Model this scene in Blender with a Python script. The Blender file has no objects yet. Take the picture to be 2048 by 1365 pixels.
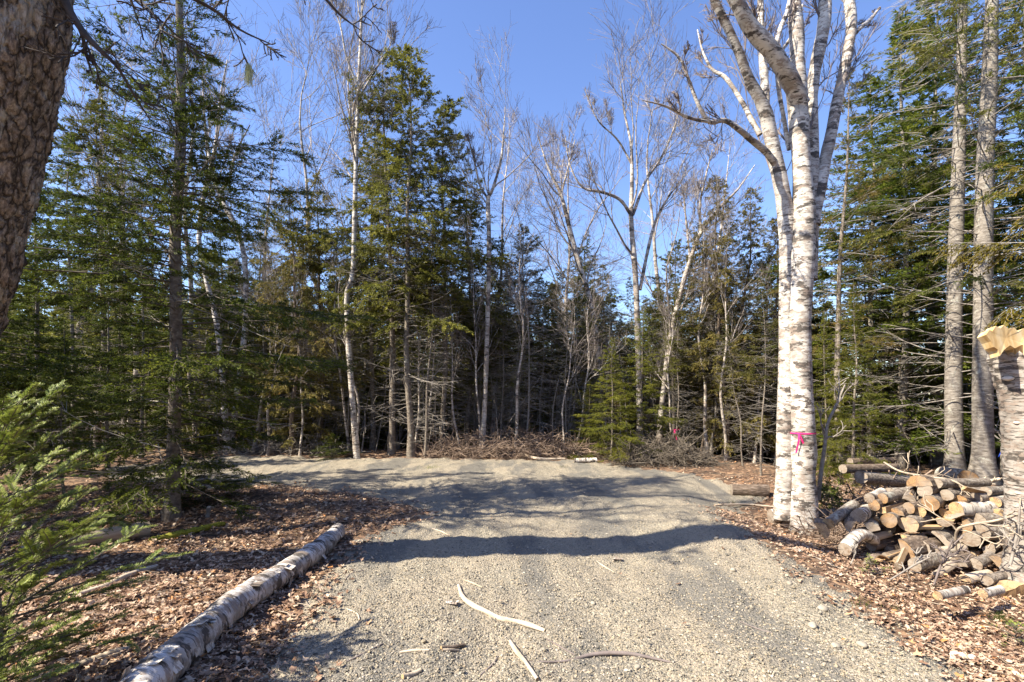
import bpy, math
import numpy as np
from mathutils import Vector, Matrix
sc = bpy.context.scene
col = sc.collection
RAD = math.radians

# ------------------------------------------------------------------ camera, sky, sun, exposure
F, HY, CH = 967.0, 790.0, 1.5            # focal length in photo pixels, horizon row, eye height
cam = bpy.data.objects.new('camera', bpy.data.cameras.new('camera'))
col.objects.link(cam)
cam.location = (0, 0, CH); cam.rotation_euler = (RAD(90), 0, 0)
cam.data.sensor_width = 36; cam.data.lens = 36 * F / 2048
cam.data.shift_y = (HY - 682.5) / 2048
cam.data.clip_start = 0.05; cam.data.clip_end = 3000
sc.camera = cam
SUN_EL, SUN_AZ = RAD(44), RAD(22)        # shadows fall to the right and a little away
sun_to = Vector((-math.cos(SUN_AZ) * math.cos(SUN_EL), -math.sin(SUN_AZ) * math.cos(SUN_EL), math.sin(SUN_EL)))
w = bpy.data.worlds.new('World'); sc.world = w; w.use_nodes = True
nt = w.node_tree
sky = nt.nodes.new('ShaderNodeTexSky'); sky.sky_type = 'NISHITA'; sky.sun_disc = False
sky.sun_elevation = SUN_EL; sky.sun_rotation = math.atan2(sun_to.x, sun_to.y)
sky.air_density = 1.0; sky.dust_density = 0.4; sky.ozone_density = 3.0
bg = nt.nodes['Background']; bg.inputs['Strength'].default_value = 0.12
hsv = nt.nodes.new('ShaderNodeHueSaturation'); hsv.inputs['Saturation'].default_value = 1.08; hsv.inputs['Hue'].default_value = .512
nt.links.new(sky.outputs[0], hsv.inputs['Color']); nt.links.new(hsv.outputs[0], bg.inputs['Color'])
L = bpy.data.lights.new('sun', 'SUN'); L.energy = 5.0; L.angle = RAD(0.55); L.color = (1.0, 0.91, 0.74)
so = bpy.data.objects.new('sun', L); col.objects.link(so); so.location = sun_to * 60
so.rotation_euler = (-sun_to).to_track_quat('-Z', 'Y').to_euler()
sc.view_settings.view_transform = 'Standard'; sc.view_settings.look = 'None'
sc.view_settings.exposure = 1.36; sc.view_settings.gamma = 1.0
sc.cycles.max_bounces = 6; sc.cycles.diffuse_bounces = 3; sc.cycles.transmission_bounces = 3

# ------------------------------------------------------------------ terrain functions
def vnoise(x, y, s, seed=0):
    r = np.random.RandomState(seed); out = np.zeros_like(np.asarray(x, float))
    for k in range(7):
        a = r.uniform(0, 2 * np.pi); f = r.uniform(.6, 1.7) / s; p = r.uniform(0, 6.28)
        out = out + np.sin((x * np.cos(a) + y * np.sin(a)) * f * 6.28 + p) / 7 ** .5
    return out
def sstep(e0, e1, v):
    t = np.clip((v - e0) / (e1 - e0), 0, 1); return t * t * (3 - 2 * t)
GRAVEL = np.array([(-1.0, -6), (-1.25, 1.0), (-1.35, 2.5), (-1.6, 4.2), (-1.62, 5.0), (-.95, 5.95), (-1.8, 6.9), (-3.3, 7.8), (-5.3, 7.7),
                   (-7.2, 8.6), (-8.2, 9.8), (-7.8, 11.2), (-6.6, 11.8), (-3.2, 11.5), (1.4, 11.1), (3.5, 9.2), (4.1, 7.7), (2.85, 6.7), (2.5, 5.4), (2.55, 4.3),
                   (2.5, 3.3), (2.4, 2.5), (2.3, 1), (2.2, -6)])
def sd_gravel(x, y):
    """signed distance to the gravel's edge, positive inside"""
    x = np.asarray(x, float); y = np.asarray(y, float)
    d = np.full(x.shape, 1e9); ins = np.zeros(x.shape, bool)
    n = len(GRAVEL)
    for i in range(n):
        ax, ay = GRAVEL[i]; bx, by = GRAVEL[(i + 1) % n]
        ex, ey = bx - ax, by - ay
        t = np.clip(((x - ax) * ex + (y - ay) * ey) / (ex * ex + ey * ey), 0, 1)
        d = np.minimum(d, np.hypot(x - ax - t * ex, y - ay - t * ey))
        c = ((ay > y) != (by > y)) & (x < ex * (y - ay) / (ey if ey else 1e-9) + ax)
        ins ^= c
    return np.where(ins, d, -d)
def H0(x, y):
    x = np.asarray(x, float); y = np.asarray(y, float)
    z = -0.24 * sstep(2.45, 3.5, x) * sstep(9.5, 6.5, y)                      # bank down to the woodpile
    z = z + .04 * np.exp(-((x - 2.25) / .5) ** 2 - ((y - 5.4) / .9) ** 2)       # bulge at the gravel's shoulder
    z = z + .022 * np.exp(-((x + .1) / .35) ** 2) * sstep(8, 5, y) * sstep(2, 4, y)
    z = z - .03 * np.exp(-((x - .75) / .35) ** 2) * sstep(8, 5, y)
    z = z + .014 * np.sin(y * 1.4 + x * .5) * sstep(3.5, 5, y) * sstep(9, 7, y)
    z = z - .9 * sstep(12.2, 22, y) - 1.3 * sstep(9, 30, y) * sstep(3, 12, x) - .25 * sstep(7, 12, y) * sstep(4, 7, x)
    z = z + .02 * vnoise(x, y, 2.2, 3) + .012 * vnoise(x, y, .7, 4)
    return z
def H(x, y):
    return H0(x, y)
def PX(px, py, d):
    return np.array([(px - 1024) / F * d, d, CH + (HY - py) / F * d])
def gp(px, py):
    """the ground point seen at a photo pixel"""
    d = F * CH / (py - HY)
    for _ in range(30):
        x = (px - 1024) / F * d
        d = .5 * d + .5 * F * (CH - float(H(x, d))) / (py - HY)
    x = (px - 1024) / F * d
    return np.array([x, d, float(H(x, d))])

# ------------------------------------------------------------------ mesh builder
class MB:
    def __init__(s): s.v = []; s.q = []; s.t = []; s.n = 0
    def quads(s, V, Q, mat=0, smooth=True, tone=None):
        V = np.asarray(V, float).reshape(-1, 3); Q = np.asarray(Q).reshape(-1, 4)
        tn = np.full(len(Q), .5) if tone is None else np.broadcast_to(tone, (len(Q),))
        s.v.append(V); s.q.append((Q + s.n, mat, smooth, tn)); s.n += len(V)
    def tris(s, V, T, mat=0, smooth=False, tone=None):
        V = np.asarray(V, float).reshape(-1, 3); T = np.asarray(T).reshape(-1, 3)
        tn = np.full(len(T), .5) if tone is None else np.broadcast_to(tone, (len(T),))
        s.v.append(V); s.t.append((T + s.n, mat, smooth, tn)); s.n += len(V)
    def add(s, o, M=None, loc=(0, 0, 0), scale=(1, 1, 1), rz=0):
        if not o.v: return
        V = np.concatenate(o.v) * np.array(scale); c, n = math.cos(rz), math.sin(rz)
        V = np.stack([V[:, 0] * c - V[:, 1] * n, V[:, 0] * n + V[:, 1] * c, V[:, 2]], 1) + np.array(loc)
        b = s.n; s.v.append(V); s.n += len(V)
        for Q, m, sm, tn in o.q: s.q.append((Q + b, m, sm, tn))
        for Q, m, sm, tn in o.t: s.t.append((Q + b, m, sm, tn))
    def mesh(s, name, mats):
        me = bpy.data.meshes.new(name)
        V = np.concatenate(s.v) if s.v else np.zeros((0, 3))
        idx, start, mi, sm, tone, tot = [], [], [], [], [], 0
        for lst, k in ((s.q, 4), (s.t, 3)):
            for Q, m, smo, tn in lst:
                idx.append(Q.ravel()); start.append(tot + np.arange(len(Q)) * k); tot += len(Q) * k
                mi.append(np.full(len(Q), m)); sm.append(np.full(len(Q), smo)); tone.append(tn)
        me.vertices.add(len(V)); me.vertices.foreach_set('co', V.astype(np.float32).ravel())
        if idx:
            idx = np.concatenate(idx); start = np.concatenate(start)
            me.loops.add(len(idx)); me.loops.foreach_set('vertex_index', idx.astype(np.int32))
            me.polygons.add(len(start)); me.polygons.foreach_set('loop_start', start.astype(np.int32))
            me.polygons.foreach_set('material_index', np.concatenate(mi).astype(np.int32))
            me.polygons.foreach_set('use_smooth', np.concatenate(sm).astype(bool))
            a = me.attributes.new('tone', 'FLOAT', 'FACE'); a.data.foreach_set('value', np.concatenate(tone).astype(np.float32))
        for m in (mats if isinstance(mats, (list, tuple)) else [mats]): me.materials.append(m)
        me.update(calc_edges=True); me.validate()
        return me

def nrm(v): return v / np.maximum(np.linalg.norm(v, axis=-1, keepdims=True), 1e-9)
def tubes(mb, P, R, sides=5, mat=0, tone=None, cap=False):
    """B tubes at once: P (B,n,3), R (B,n)"""
    P = np.asarray(P, float); R = np.asarray(R, float)
    if P.ndim == 2: P = P[None]; R = R[None]
    B, n, _ = P.shape
    if B == 0: return
    T = nrm(np.gradient(P, axis=1))
    ov = nrm(P[:, -1] - P[:, 0])
    ref = np.where(np.abs(ov[:, 2:3]) > .85, np.array([[1., 0, 0]]), np.array([[0, 0, 1.]]))[:, None, :]
    U = nrm(np.cross(T, np.broadcast_to(ref, T.shape))); V = np.cross(T, U)
    a = np.arange(sides) / sides * 2 * np.pi
    ring = P[:, :, None] + R[:, :, None, None] * (np.cos(a)[None, None, :, None] * U[:, :, None] + np.sin(a)[None, None, :, None] * V[:, :, None])
    base = (np.arange(B) * n * sides)[:, None, None]
    i = np.arange(n - 1)[None, :, None] * sides; j = np.arange(sides)[None, None, :]; j2 = (j + 1) % sides
    Q = np.stack(np.broadcast_arrays(base + i + j, base + i + j2, base + i + sides + j2, base + i + sides + j), -1)
    tn = None if tone is None else np.repeat(np.broadcast_to(tone, (B,)), (n - 1) * sides)
    mb.quads(ring.reshape(-1, 3), Q.reshape(-1, 4), mat, sides > 3, tn)
def cards(mb, b, d, side, l, wd, mat=0, tone=None, lift=None):
    """rhombus sprays: base, direction, side vector, length, width"""
    l = np.broadcast_to(l, (len(b),))[:, None]; wd = np.broadcast_to(wd, (len(b),))[:, None]
    V = np.stack([b, b + d * l * .5 + side * wd * .5, b + d * l, b + d * l * .5 - side * wd * .5], 1)
    mb.quads(V.reshape(-1, 3), np.arange(len(b) * 4).reshape(-1, 4), mat, False, tone)
def catmull(pts, n):
    pts = np.asarray(pts, float); m = len(pts)
    p = np.concatenate([2 * pts[:1] - pts[1:2], pts, 2 * pts[-1:] - pts[-2:-1]])
    t = np.linspace(0, m - 1 - 1e-6, n); i = t.astype(int); f = (t - i)[:, None]
    a, b, c, d = p[i], p[i + 1], p[i + 2], p[i + 3]
    return .5 * (2 * b + (c - a) * f + (2 * a - 5 * b + 4 * c - d) * f * f + (3 * b - a - 3 * c + d) * f ** 3)
def pxpath(pts, n, base=(0, 0, 0)):
    """photo pixels with depth and pixel radius -> (points, radii)"""
    A = np.array([list(PX(p[0], p[1], p[2])) + [p[3] / F * p[2]] for p in pts])
    C = catmull(A, n)
    return C[:, :3] - np.asarray(base), np.maximum(C[:, 3], .002)

# ------------------------------------------------------------------ materials
def newmat(name):
    m = bpy.data.materials.new(name); m.use_nodes = True
    t = m.node_tree; return m, t, t.nodes['Principled BSDF']
def nd(t, typ, **k):
    n = t.nodes.new(typ)
    for a, v in k.items():
        if a.startswith('i_'): n.inputs[a[2:].replace('_', ' ')].default_value = v
        else: setattr(n, a, v)
    return n
def coords(t, scale):
    tc = nd(t, 'ShaderNodeTexCoord'); mp = nd(t, 'ShaderNodeMapping'); mp.inputs['Scale'].default_value = scale
    oi = nd(t, 'ShaderNodeObjectInfo'); va = nd(t, 'ShaderNodeVectorMath', operation='SCALE'); va.inputs['Scale'].default_value = 37.0
    cx = nd(t, 'ShaderNodeCombineXYZ')
    for k in range(3): t.links.new(oi.outputs['Random'], cx.inputs[k])
    t.links.new(cx.outputs[0], va.inputs[0])
    ad = nd(t, 'ShaderNodeVectorMath', operation='ADD'); t.links.new(tc.outputs['Object'], mp.inputs[0])
    t.links.new(mp.outputs[0], ad.inputs[0]); t.links.new(va.outputs[0], ad.inputs[1])
    return ad.outputs[0]
def noise(t, vec, scale, detail=4, rough=.55):
    n = nd(t, 'ShaderNodeTexNoise'); n.inputs['Scale'].default_value = scale; n.inputs['Detail'].default_value = detail; n.inputs['Roughness'].default_value = rough
    t.links.new(vec, n.inputs['Vector']); return n.outputs['Fac']
def ramp(t, fac, stops):
    r = nd(t, 'ShaderNodeValToRGB'); e = r.color_ramp.elements
    while len(e) < len(stops): e.new(.5)
    for i, (p, c) in enumerate(stops):
        e[i].position = p; e[i].color = (c if len(c) == 4 else (*c, 1)) if isinstance(c, tuple) else (c, c, c, 1)
    t.links.new(fac, r.inputs[0]); return r.outputs[0]
def mix(t, fac, a, b, mode='MIX'):
    m = nd(t, 'ShaderNodeMix', data_type='RGBA', blend_type=mode)
    for s, v in ((0, fac), (6, a), (7, b)):
        if hasattr(v, 'links'): t.links.new(v, m.inputs[s])
        else: m.inputs[s].default_value = v if s == 0 else (*v, 1)
    return m.outputs[2]
def bump(t, bs, h, strength, dist):
    b = nd(t, 'ShaderNodeBump'); b.inputs['Strength'].default_value = strength; b.inputs['Distance'].default_value = dist
    t.links.new(h, b.inputs['Height']); t.links.new(b.outputs[0], bs.inputs['Normal'])
def birch_bark(name, white=(.66, .61, .54), grey=(.27, .24, .21), dark=(.05, .042, .036), amount=.565, far=1.0):
    m, t, bs = newmat(name)
    v = coords(t, (1, 1, 1)); vs = coords(t, (8 * far, 8 * far, 75 * far)); vp = coords(t, (4.2 * far, 4.2 * far, 10 * far))
    big = noise(t, v, 3.4, 6, .65); c = mix(t, ramp(t, big, [(.44, 0.), (.60, .85)]), white, grey)
    fine = noise(t, vs, 1.0, 5, .6)
    c = mix(t, ramp(t, fine, [(amount, 0.), (amount + .07, 1.)]), c, dark)
    fine2 = noise(t, vs, 2.3, 3); c = mix(t, ramp(t, fine2, [(.55, 0.), (.75, .5)]), c, (.42, .33, .26))
    sc_ = noise(t, vp, 1.0, 6, .65); c = mix(t, ramp(t, sc_, [(.53, 0.), (.57, 1.)]), c, (.075, .062, .052)); pl = noise(t, coords(t, (9 * far, 9 * far, 22 * far)), 1.0, 5, .7); c = mix(t, ramp(t, pl, [(.52, 0.), (.56, .8)]), c, (.26, .20, .16))
    t.links.new(c, bs.inputs['Base Color']); bs.inputs['Roughness'].default_value = .75
    hh = mix(t, .5, fine, sc_); bump(t, bs, hh, .5, .02); return m
def rough_bark(name, dark, mid, light, vscale=(14, 14, 4), lichen=.62, bd=.02, bst=.7):
    m, t, bs = newmat(name)
    v = coords(t, (1, 1, 1)); vs = coords(t, vscale)
    n1 = noise(t, vs, 1.0, 6, .65); c = ramp(t, n1, [(.32, dark), (.52, mid), (.72, light)])
    n2 = noise(t, v, 7, 6, .7); c = mix(t, ramp(t, n2, [(lichen, 0.), (lichen + .08, .8)]), c, (.42, .42, .36))
    t.links.new(c, bs.inputs['Base Color']); bs.inputs['Roughness'].default_value = .9
    bump(t, bs, n1, bst, bd); return m
def needle_mat(name, stops, trans=.42, objvar=.35):
    m, t, bs = newmat(name)
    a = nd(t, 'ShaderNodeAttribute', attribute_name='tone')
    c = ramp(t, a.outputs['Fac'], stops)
    oi = nd(t, 'ShaderNodeObjectInfo'); hs = nd(t, 'ShaderNodeHueSaturation')
    mr = nd(t, 'ShaderNodeMapRange'); mr.inputs[3].default_value = 1 - objvar; mr.inputs[4].default_value = 1 + objvar
    t.links.new(oi.outputs['Random'], mr.inputs[0]); t.links.new(mr.outputs[0], hs.inputs['Value']); t.links.new(c, hs.inputs['Color'])
    t.links.new(hs.outputs[0], bs.inputs['Base Color']); bs.inputs['Roughness'].default_value = .6
    bs.inputs['Specular IOR Level'].default_value = .2
    tr = nd(t, 'ShaderNodeBsdfTranslucent'); t.links.new(hs.outputs[0], tr.inputs['Color'])
    ms = nd(t, 'ShaderNodeMixShader'); ms.inputs[0].default_value = trans
    t.links.new(bs.outputs[0], ms.inputs[1]); t.links.new(tr.outputs[0], ms.inputs[2])
    t.links.new(ms.outputs[0], t.nodes['Material Output'].inputs['Surface']); return m
def plain(name, stops, scale=(10, 10, 10), nscale=1.0, rough=.85, bd=.004, bst=.5):
    m, t, bs = newmat(name); n = noise(t, coords(t, scale), nscale, 6, .6)
    t.links.new(ramp(t, n, stops), bs.inputs['Base Color']); bs.inputs['Roughness'].default_value = rough
    if bd: bump(t, bs, n, bst, bd)
    return m
M = {}
M['birch'] = birch_bark('white birch bark')
M['birch_far'] = birch_bark('grey white birch bark', (.58, .52, .45), (.24, .20, .17), amount=.57, far=.45)
M['limb'] = birch_bark('pale limb bark', (.46, .41, .36), (.24, .20, .17), amount=.6)
M['spruce_bark'] = rough_bark('spruce bark', (.09, .07, .055), (.20, .165, .13), (.34, .30, .25), (16, 16, 22), .60)
M['fir_bark'] = rough_bark('fir bark', (.09, .075, .062), (.23, .20, .17), (.38, .35, .31), (10, 10, 30), .58)
M['cedar_bark'] = rough_bark('cedar bark', (.09, .06, .045), (.20, .15, .11), (.33, .27, .21), (30, 30, 3), .66)
M['maple_bark'] = rough_bark('maple bark', (.04, .03, .025), (.20, .155, .13), (.50, .43, .37), (48, 48, 22), .60, .03, .9)
def plated(name):
    m, t, bs = newmat(name); v = coords(t, (20, 20, 5.5)); n0 = nd(t, 'ShaderNodeTexNoise'); n0.inputs['Scale'].default_value = 1.3; n0.inputs['Detail'].default_value = 5; t.links.new(v, n0.inputs['Vector'])
    mx = nd(t, 'ShaderNodeMix', data_type='VECTOR'); mx.inputs[0].default_value = .45; t.links.new(v, mx.inputs[4]); t.links.new(n0.outputs['Color'], mx.inputs[5])
    vo = nd(t, 'ShaderNodeTexVoronoi', feature='DISTANCE_TO_EDGE'); vo.inputs['Scale'].default_value = 1.5; t.links.new(mx.outputs[1], vo.inputs['Vector'])
    n1 = noise(t, coords(t, (60, 60, 24)), 1.0, 6, .7); c = ramp(t, n1, [(.34, (.10, .078, .064)), (.5, (.22, .175, .145)), (.66, (.42, .36, .31))])
    c = mix(t, ramp(t, vo.outputs['Distance'], [(0., 1.), (.13, 0.)]), c, (.03, .022, .018)); n2 = noise(t, coords(t, (5, 5, 2.5)), 1.0, 6, .7); c = mix(t, ramp(t, n2, [(.53, 0.), (.60, .7)]), c, (.52, .48, .42))
    t.links.new(c, bs.inputs['Base Color']); bs.inputs['Roughness'].default_value = .9
    h = nd(t, 'ShaderNodeMath', operation='MULTIPLY_ADD'); h.inputs[1].default_value = .35; t.links.new(n1, h.inputs[0]); rr_ = ramp(t, vo.outputs['Distance'], [(0., 0.), (.22, 1.)]); t.links.new(rr_, h.inputs[2]); bump(t, bs, h.outputs[0], 1.0, .02); return m
M['maple_bark'] = plated('plated maple bark')
M['deadwood'] = plain('dead branch wood', [(.3, (.16, .13, .11)), (.7, (.36, .33, .29))], (20, 20, 20))
M['twig'] = plain('bare twigs', [(.3, (.12, .095, .088)), (.7, (.25, .205, .19))], (9, 9, 9), bd=0)
M['darktwig'] = plain('dark maple twigs', [(.3, (.035, .028, .024)), (.7, (.09, .07, .06))], (9, 9, 9), bd=0)
M['branchlet'] = plain('needle branch wood', [(.3, (.07, .055, .04)), (.7, (.17, .14, .11))], (20, 20, 20), bd=0)
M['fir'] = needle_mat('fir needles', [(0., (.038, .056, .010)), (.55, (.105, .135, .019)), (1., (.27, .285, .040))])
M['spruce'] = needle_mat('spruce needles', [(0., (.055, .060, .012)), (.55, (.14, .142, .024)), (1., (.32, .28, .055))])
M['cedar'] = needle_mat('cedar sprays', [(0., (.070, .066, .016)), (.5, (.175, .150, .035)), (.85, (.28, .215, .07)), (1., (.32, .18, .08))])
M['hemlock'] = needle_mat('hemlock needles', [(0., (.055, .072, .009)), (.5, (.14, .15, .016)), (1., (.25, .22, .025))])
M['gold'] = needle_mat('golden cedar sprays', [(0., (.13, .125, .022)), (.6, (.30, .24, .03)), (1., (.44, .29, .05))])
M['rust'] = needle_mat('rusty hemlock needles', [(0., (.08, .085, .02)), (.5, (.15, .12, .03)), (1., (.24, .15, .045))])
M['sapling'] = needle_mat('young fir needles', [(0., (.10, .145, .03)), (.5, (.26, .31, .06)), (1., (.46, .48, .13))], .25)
M['redtwig'] = plain('dead red needles', [(.3, (.16, .07, .03)), (.7, (.30, .15, .07))], bd=0)

M['sapling'].node_tree.nodes['Principled BSDF'].inputs['Roughness'].default_value = .5; M['sapling'].node_tree.nodes['Principled BSDF'].inputs['Specular IOR Level'].default_value = .3
def gravel_mat():
    m, t, bs = newmat('crushed gravel')
    tc = nd(t, 'ShaderNodeTexCoord'); o = tc.outputs['Object']
    wob = nd(t, 'ShaderNodeTexNoise'); wob.inputs['Scale'].default_value = 40; t.links.new(o, wob.inputs['Vector'])
    vec = nd(t, 'ShaderNodeMix', data_type='VECTOR'); vec.inputs[0].default_value = .02
    t.links.new(o, vec.inputs[4]); t.links.new(wob.outputs['Color'], vec.inputs[5])
    cs = []; hs = []
    for s in (62, 140):
        v = nd(t, 'ShaderNodeTexVoronoi'); v.inputs['Scale'].default_value = s; t.links.new(vec.outputs[1], v.inputs['Vector'])
        sp = nd(t, 'ShaderNodeSeparateColor'); t.links.new(v.outputs['Color'], sp.inputs[0])
        cs.append(ramp(t, sp.outputs[0], [(0., (.10, .097, .085)), (.25, (.21, .19, .15)), (.5, (.35, .29, .20)), (.7, (.26, .24, .20)), (.88, (.44, .38, .28)), (1., (.53, .43, .31))]))
        hs.append(v.outputs['Distance'])
    c = mix(t, .5, cs[0], cs[1])
    big = noise(t, o, 1.1, 5, .6); c = mix(t, ramp(t, big, [(.40, 0.), (.62, .55)]), c, (.345, .285, .21))
    mp = nd(t, 'ShaderNodeMapping'); mp.inputs['Scale'].default_value = (1.5, .38, 1); mp.inputs['Rotation'].default_value = (0, 0, .12); t.links.new(o, mp.inputs[0]); damp = noise(t, mp.outputs[0], 1.0, 5, .6); c = mix(t, ramp(t, damp, [(.48, 0.), (.57, .8)]), c, (.135, .128, .115))
    t.links.new(c, bs.inputs['Base Color']); bs.inputs['Roughness'].default_value = .9
    h = nd(t, 'ShaderNodeMath', operation='MULTIPLY_ADD'); h.inputs[1].default_value = .5
    t.links.new(hs[1], h.inputs[0]); t.links.new(hs[0], h.inputs[2])
    b = nd(t, 'ShaderNodeBump', invert=True); b.inputs['Strength'].default_value = .9; b.inputs['Distance'].default_value = .014
    t.links.new(h.outputs[0], b.inputs['Height']); t.links.new(b.outputs[0], bs.inputs['Normal'])
    return m
M['gravel'] = gravel_mat()
def floor_mat():
    m, t, bs = newmat('forest floor')
    tc = nd(t, 'ShaderNodeTexCoord'); o = tc.outputs['Object']
    v = nd(t, 'ShaderNodeTexVoronoi'); v.inputs['Scale'].default_value = 19; t.links.new(o, v.inputs['Vector'])
    sp = nd(t, 'ShaderNodeSeparateColor'); t.links.new(v.outputs['Color'], sp.inputs[0])
    c = ramp(t, sp.outputs[0], [(0., (.05, .03, .02)), (.4, (.13, .075, .045)), (.7, (.23, .13, .075)), (1., (.34, .22, .13))])
    n = noise(t, o, 3, 6); c = mix(t, ramp(t, n, [(.45, 0.), (.7, .7)]), c, (.055, .042, .030))
    t.links.new(c, bs.inputs['Base Color']); bs.inputs['Roughness'].default_value = .95
    n2 = noise(t, o, 60, 3); hh = mix(t, .5, sp.outputs[0], n2); bump(t, bs, hh, .8, .02); return m
M['floor'] = floor_mat()
def attr_mat(name, stops, rough=.8, trans=0.):
    m = needle_mat(name, stops, trans, .0); return m
M['leaf'] = attr_mat('dry leaves', [(0., (.08, .045, .03)), (.25, (.22, .13, .085)), (.5, (.36, .235, .16)), (.75, (.50, .36, .26)), (.92, (.58, .46, .34)), (1., (.50, .22, .07))], trans=.12)
M['stone'] = plain('field stones', [(.3, (.22, .19, .15)), (.7, (.40, .36, .29))], (14, 14, 14))
M['pebble'] = attr_mat('pebbles', [(0., (.10, .098, .088)), (.3, (.23, .205, .16)), (.6, (.37, .30, .205)), (.85, (.33, .295, .25)), (1., (.52, .45, .35))])
def cut_mat(name, cen, rim, line, freq=120):
    m, t, bs = newmat(name)
    tc = nd(t, 'ShaderNodeTexCoord'); sx = nd(t, 'ShaderNodeSeparateXYZ'); t.links.new(tc.outputs['Object'], sx.inputs[0])
    cx = nd(t, 'ShaderNodeCombineXYZ'); t.links.new(sx.outputs[0], cx.inputs[0]); t.links.new(sx.outputs[1], cx.inputs[1])
    ln = nd(t, 'ShaderNodeVectorMath', operation='LENGTH'); t.links.new(cx.outputs[0], ln.inputs[0])
    nz = noise(t, coords(t, (1, 1, 1)), 22, 4)
    ad = nd(t, 'ShaderNodeMath', operation='MULTIPLY_ADD'); ad.inputs[1].default_value = .03
    t.links.new(nz, ad.inputs[0]); t.links.new(ln.outputs['Value'], ad.inputs[2])
    si = nd(t, 'ShaderNodeMath', operation='MULTIPLY'); si.inputs[1].default_value = freq * 6; t.links.new(ad.outputs[0], si.inputs[0])
    s2 = nd(t, 'ShaderNodeMath', operation='SINE'); t.links.new(si.outputs[0], s2.inputs[0])
    c = mix(t, ramp(t, nz, [(.35, 0.), (.65, 1.)]), cen, rim)
    mr = nd(t, 'ShaderNodeMapRange'); mr.inputs[1].default_value = -.2; mr.inputs[2].default_value = 1; mr.inputs[4].default_value = .55
    t.links.new(s2.outputs[0], mr.inputs[0]); c = mix(t, mr.outputs[0], c, line)
    n3 = noise(t, coords(t, (1, 1, 1)), 14, 6, .7); c = mix(t, ramp(t, n3, [(.46, 0.), (.62, .85)]), c, (.16, .10, .06))
    at = nd(t, 'ShaderNodeMath', operation='ARCTAN2'); t.links.new(sx.outputs[1], at.inputs[0]); t.links.new(sx.outputs[0], at.inputs[1]); av = nd(t, 'ShaderNodeCombineXYZ'); t.links.new(at.outputs[0], av.inputs[0]); oi = nd(t, 'ShaderNodeObjectInfo'); t.links.new(oi.outputs['Random'], av.inputs[1])
    n4 = noise(t, av.outputs[0], 4.5, 2); c = mix(t, ramp(t, n4, [(.63, 0.), (.66, .9)]), c, (.07, .045, .03)); n5 = noise(t, coords(t, (1, 1, 1)), 4, 3); c = mix(t, ramp(t, n5, [(.45, 0.), (.65, .7)]), c, (.30, .25, .20))
    t.links.new(c, bs.inputs['Base Color']); bs.inputs['Roughness'].default_value = .8; bump(t, bs, n3, .4, .006); return m
M['cut'] = cut_mat('sawn log end', (.38, .23, .10), (.27, .14, .055), (.15, .08, .035), 70)
M['cut_pale'] = cut_mat('pale sawn log end', (.52, .37, .20), (.42, .27, .13), (.28, .17, .08), 70)
M['cut_grey'] = cut_mat('weathered log end', (.33, .28, .23), (.26, .21, .16), (.17, .13, .10))
M['split'] = plain('split wood face', [(.3, (.26, .15, .07)), (.55, (.44, .28, .14)), (.75, (.55, .41, .26))], (16, 16, 2.5))
M['splinter'] = plain('fresh splintered wood', [(.3, (.50, .29, .10)), (.5, (.70, .50, .24)), (.75, (.80, .68, .46))], (14, 14, 2))
M['weathered'] = plain('weathered wood', [(.3, (.25, .20, .15)), (.6, (.44, .36, .27)), (.8, (.55, .48, .38))], (25, 25, 2.2))
M['stick'] = plain('peeled stick wood', [(.3, (.34, .26, .18)), (.6, (.58, .48, .37)), (.8, (.66, .58, .48))], (30, 30, 4))
M['bark_log'] = rough_bark('log bark', (.06, .045, .035), (.22, .18, .145), (.44, .40, .35), (32, 32, 26), .56, .02, .9)
M['bark_brown'] = rough_bark('brown log bark', (.05, .035, .025), (.18, .13, .095), (.34, .27, .21), (40, 40, 12), .62, .02, .9)
M['brush'] = plain('weathered brush sticks', [(.3, (.13, .085, .06)), (.6, (.27, .195, .145)), (.8, (.44, .36, .29))], (8, 8, 8), bd=0)
M['moss'] = plain('moss', [(.3, (.14, .14, .01)), (.6, (.34, .32, .03)), (.8, (.44, .40, .06))], (60, 60, 60))
M['fungus'] = plain('bracket fungus', [(.3, (.45, .37, .28)), (.6, (.68, .60, .50))], (20, 20, 40))
M['pink'] = plain('pink flagging tape', [(.3, (.72, .02, .16)), (.7, (.85, .05, .25))], bd=0, rough=.4)
M['blue'] = plain('blue flagging tape', [(.3, (.03, .08, .5)), (.7, (.05, .12, .6))], bd=0, rough=.4)
M['grass'] = needle_mat('grass blades', [(0., (.07, .12, .02)), (.6, (.17, .22, .04)), (1., (.38, .33, .12))])
M['lichen'] = plain('beard lichen', [(.3, (.34, .36, .18)), (.7, (.55, .56, .34))], (40, 40, 40))
M['paperbark'] = birch_bark('peeled bark scrap', (.72, .66, .58), (.45, .36, .28))
M['water'], _t, _b = newmat('lake water'); _b.inputs['Base Color'].default_value = (.03, .07, .13, 1); _b.inputs['Roughness'].default_value = .12
_n = noise(_t, coords(_t, (1, 3, 1)), 2.0, 4); bump(_t, _b, _n, .25, .1)
M['tablewood'] = plain('grey table boards', [(.3, (.28, .27, .26)), (.7, (.42, .41, .40))], (3, 30, 30))

# ------------------------------------------------------------------ object helpers
def link(name, me, parent=None, loc=None):
    o = bpy.data.objects.new(name, me); col.objects.link(o)
    if parent is not None: o.parent = parent
    if loc is not None: o.location = loc
    return o
def tag(o, label, cat, group=None, kind=None):
    if label: o['label'] = label
    if cat: o['category'] = cat
    if group: o['group'] = group
    if kind: o['kind'] = kind
    return o
def empty(name, loc, label, cat, group=None, rz=0):
    o = bpy.data.objects.new(name, None); col.objects.link(o); o.location = loc; o.rotation_euler = (0, 0, rz)
    o.empty_display_size = .2
    return tag(o, label, cat, group)

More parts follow.
